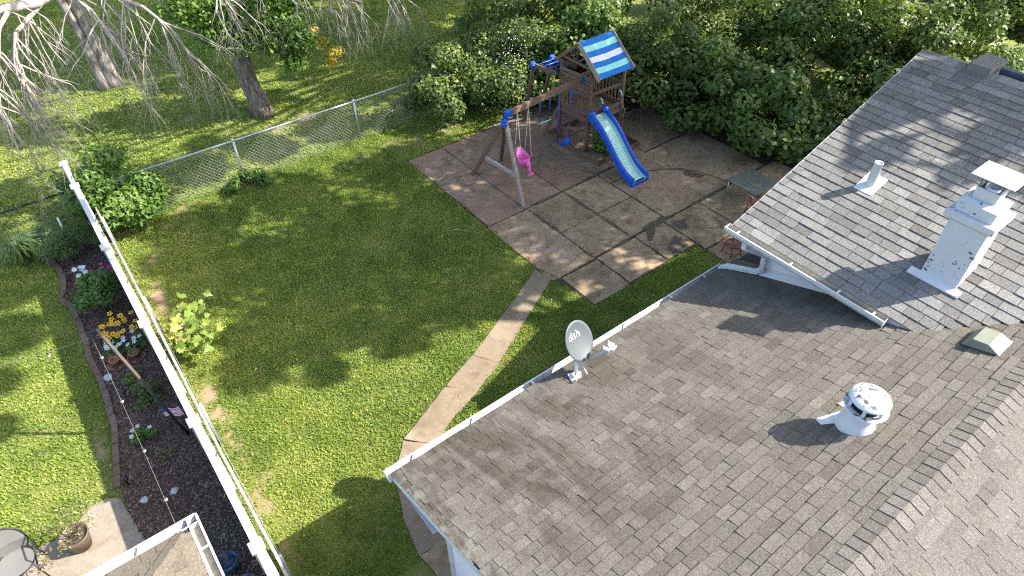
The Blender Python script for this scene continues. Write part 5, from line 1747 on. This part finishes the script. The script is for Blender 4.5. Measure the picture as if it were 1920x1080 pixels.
# dead tree: pale trunk and hanging bare branches
dt = thing('dead_tree', 'bare dead tree with pale split trunk and drooping twigs', 'tree', (2.02, 23.4, 0))
mb = MB()
mb.tube([(2.05, 23.4, -.1), (2.03, 23.42, .3), (1.98, 23.5, 1.4), (1.94, 23.6, 2.8), (1.7, 23.7, 4.6), (1.4, 23.6, 6.4)], [.33, .24, .20, .18, .16, .13], 14)
mb.tube([(1.72, 23.3, -.1), (1.74, 23.35, .5), (1.72, 23.45, 1.8), (1.6, 23.6, 3.4)], [.2, .14, .115, .09], 10)
mb.build('trunk', 'bark_pale', dt)
rs = random.Random(23)
def dead_limb(pts, r0, r1, nbr, L, seed, depth=3, dr=.16):
    rs = random.Random(seed)
    mb = MB()
    pts = [Vector(p) for p in pts]
    k = len(pts)
    mb.tube(pts, [r0 + (r1 - r0) * i / (k - 1) for i in range(k)], 8)
    for i in range(nbr):
        t = rs.uniform(.12, 1) * (k - 1)
        j = min(int(t), k - 2)
        p = pts[j].lerp(pts[j + 1], t - j)
        ax = (pts[j + 1] - pts[j]).normalized()
        d = (ax * .5 + Vector((rs.gauss(0, .6), rs.gauss(0, .6), rs.uniform(-1.1, -.1)))).normalized()
        limb_tree(mb, p, d, L * rs.uniform(.7, 1.25), .020, depth, rs, .55, dr, .74, (2, 3), None, 4, 4, .15)
    mb.build('branch', 'twig_pale', dt)
dead_limb([(1.6, 23.6, 5.9), (1.7, 19.6, 5.3), (1.45, 16.9, 4.86), (.7, 16.0, 4.86), (-.4, 15.6, 5.0)], .15, .085, 9, .8, 1, 3)
dead_limb([(.75, 16.0, 4.82), (.15, 15.9, 4.45), (-.1, 15.8, 4.0), (-.15, 15.7, 3.4)], .05, .022, 21, 1.0, 2, 3, .2)
dead_limb([(.2, 15.7, 4.9), (-.3, 15.5, 4.5), (-.6, 15.4, 3.9), (-.75, 15.3, 3.2)], .04, .02, 18, 1.0, 12, 3, .2)
dead_limb([(1.5, 17.2, 4.9), (2.1, 16.8, 4.5), (2.6, 16.6, 4.2), (2.95, 16.5, 3.7), (3.1, 16.4, 3.1)], .05, .02, 24, .9, 3, 3, .2)
dead_limb([(1.3, 16.6, 4.8), (1.6, 16.4, 4.4), (1.75, 16.2, 3.9)], .04, .02, 13, .72, 5, 3, .18)
dead_limb([(1.7, 20.5, 5.5), (3.6, 18.0, 4.9), (5.4, 16.9, 4.2), (6.6, 16.4, 3.75), (7.6, 16.2, 3.3)], .08, .025, 22, .74, 4, 3, .2)
dead_limb([(5.4, 16.9, 4.2), (6.8, 17.0, 3.9), (8.3, 16.8, 3.3), (9.0, 16.6, 3.0)], .04, .02, 17, .72, 6, 3, .2)
dead_limb([(3.6, 18.0, 4.9), (4.2, 17.0, 4.3), (4.5, 16.6, 3.9)], .04, .02, 9, .65, 7, 3)
# background trunk far beyond the wing
tree('far_tree', 'dark tree trunk far beyond the hedge at the top of the view', (27.2, 9.2, 0), (27.6, 9.4, 6), .3,
     [(26, 8.4, 4.6, 1.6, 1.4, 1.1), (28.4, 9.6, 5, 1.8, 1.6, 1.2), (24.8, 8.6, 3.9, 1.1, 1.0, .8), (25.8, 6.4, 3.6, 1.2, 1.0, .9), (27.5, 7.0, 3.3, 1.0, 1.0, .9)], 6500, 'leaf_hedge', .17, 95)

# ------------------------------------------------------------------ grass
HOUSE = [(1.5, 3.6), (7.4, 3.7), (16, 4.0), (16, -4), (1.5, -4)]
def grass(name, label, x0, x1, y0, y1, dens, h, w, seed, region=None, clover=.35):
    rs = np.random.RandomState(seed)
    n = int((x1 - x0) * (y1 - y0) * dens)
    x = rs.uniform(x0, x1, n); y = rs.uniform(y0, y1, n)
    # jitter along the edges of paved areas so that blades lap over them
    jx, jy = x + rs.normal(0, .018, n), y + rs.normal(0, .018, n)
    keep = np.ones(n, bool)
    for poly in (PATIO, WALK_L + WALK_R[::-1], BED, PAD, HOUSE):
        keep &= ~in_poly(jx, jy, poly)
    if region is not None: keep &= region(x, y)
    b = bare_at(x, y)
    keep &= rs.rand(n) > b * 1.35
    keep &= rs.rand(n) < .55 + .6 * vnoise(x, y, 3.3, 8)
    x, y = x[keep], y[keep]; n = len(x)
    lf = vnoise(x, y, .8, 11) * .5 + vnoise(x, y, 3.1, 12) * .5
    a = rs.uniform(0, 2 * np.pi, n)
    lean = rs.uniform(.7, 2.4, n)
    H = h * rs.uniform(.5, 1.25, n) * (.75 + .5 * vnoise(x, y, 1.7, 13)); W = w * rs.uniform(.6, 1.4, n)
    cl = rs.rand(n) < clover
    H = np.where(cl, H * .55, H); W = np.where(cl, W * 2.4, W)
    d = np.stack([np.cos(a), np.sin(a), np.zeros(n)], 1); s = np.stack([-np.sin(a), np.cos(a), rs.uniform(-.4, .4, n)], 1)
    hz = H / np.sqrt(1 + lean ** 2)
    tip = d * (hz * lean)[:, None]; tip[:, 2] = hz + np.where(cl, .02, 0)
    P = np.stack([x, y, np.where(cl, .018, 0.0)], 1)
    V = np.stack([P - s * W[:, None] * .5, P + s * W[:, None] * .5, P + tip], 1).reshape(-1, 3)
    tone = np.clip(.36 + (lf - .5) * .95 + rs.normal(0, .17, n) + np.where(rs.rand(n) < .05, .45, 0), 0, 1)
    me = npmesh(name, V, np.arange(n * 3).reshape(-1, 3), 3, ['grass_blade'], tone)
    tag(link(name, me), label, 'grass', None, 'stuff')
grass('lawn_grass', 'short green lawn grass filling the fenced back yard', -.15, 10.4, 4.3, 15.6, 6600, .050, .0095, 1)
grass('neighbour_grass', 'bright lawn grass on the far side of the white fence', -6.2, -1.2, 7.4, 16, 3600, .055, .012, 2, lambda x, y: x < -1.3)
grass('far_grass', 'lawn grass under the trees beyond the chain link', -8, 17, 15.6, 34, 820, .085, .024, 3)
def lawn_weeds():
    rs = np.random.RandomState(44)
    n = 16000
    x = rs.uniform(.1, 7.0, n); y = rs.uniform(5.0, 15.4, n)
    k = (vnoise(x, y, 1.1, 21) > .58) & ~in_poly(x, y, WALK_L + WALK_R[::-1]) & ~in_poly(x, y, PATIO) & ~in_poly(x, y, HOUSE)
    x, y = x[k], y[k]
    P = np.stack([x, y, rs.uniform(.03, .05, len(x))], 1)
    o = link('lawn_clover', leaf_mesh('lawn_clover', P, 'leaf_bush', .034, .8, 1.6, None, 0, 45))
    tag(o, 'patches of clover and broad leaved weeds in the back lawn', 'clover', None, 'stuff')
    n = 260
    x = rs.uniform(.1, 9.5, n); y = rs.uniform(5.0, 15.4, n)
    k = ~in_poly(x, y, HOUSE); x, y = x[k], y[k]
    o = link('fallen_leaves', leaf_mesh('fallen_leaves', np.stack([x, y, np.full(len(x), .055)], 1), 'leaf_amber', .05, .5, 1.4, None, 0, 46))
    tag(o, 'scattered fallen yellow and brown leaves on the back lawn', 'leaves', None, 'stuff')
lawn_weeds()
# weeds along the patio joints
def joint_weeds():
    rs = np.random.RandomState(6)
    segs = [((6.99, 10.07), (10.45, 10.09), .7), ((8.15, 7.7), (8.13, 10.07), .9), ((9.31, 7.74), (9.28, 10.07), .6), ((7.0, 7.68), (10.45, 7.73), .9), ((8.18, 6.65), (8.16, 7.7), .6), ((10.46, 7.72), (14, 7.73), .8), ((10.46, 7.7), (10.46, 10.1), .5),
            ((6.97, 8.3), (7.05, 13.6), .8), ((7.16, 6.64), (10.3, 6.68), 1.0), ((6.95, 8.25), (7.1, 7.7), 1.4), ((8.09, 10.1), (8.09, 13.5), .25), ((9.3, 10.1), (10.7, 10.15), 1.3)]
    P = []
    for a, b, dn in segs:
        L = math.hypot(b[0] - a[0], b[1] - a[1]); n = int(L * 130 * dn)
        t = rs.rand(n); k = vnoise(a[0] + t * L * 1.0, np.full(n, a[1]), 2.2, 9) > .42
        t = t[k]; n = len(t)
        P.append(np.stack([a[0] + (b[0] - a[0]) * t + rs.normal(0, .016, n), a[1] + (b[1] - a[1]) * t + rs.normal(0, .016, n), rs.uniform(.02, .05, n)], 1))
    P = np.concatenate(P)
    o = link('joint_weeds', leaf_mesh('joint_weeds', P, 'leaf_hedge', .028, .5, .6, None, 0, 7))
    tag(o, 'small weeds and moss growing in the joints of the patio', 'weeds', None, 'stuff')
    # fallen leaves and litter on the patio
    n = 420
    x = rs.uniform(7.1, 13.5, n); y = rs.uniform(6.7, 13.6, n)
    o = link('leaf_litter', leaf_mesh('leaf_litter', np.stack([x, y, np.full(n, .05)], 1), 'leaf_dry', .035, .5, 2.5, None, 0, 8))
    tag(o, 'dry leaf litter scattered over the patio slabs', 'leaves', None, 'stuff')
joint_weeds()
print('done')
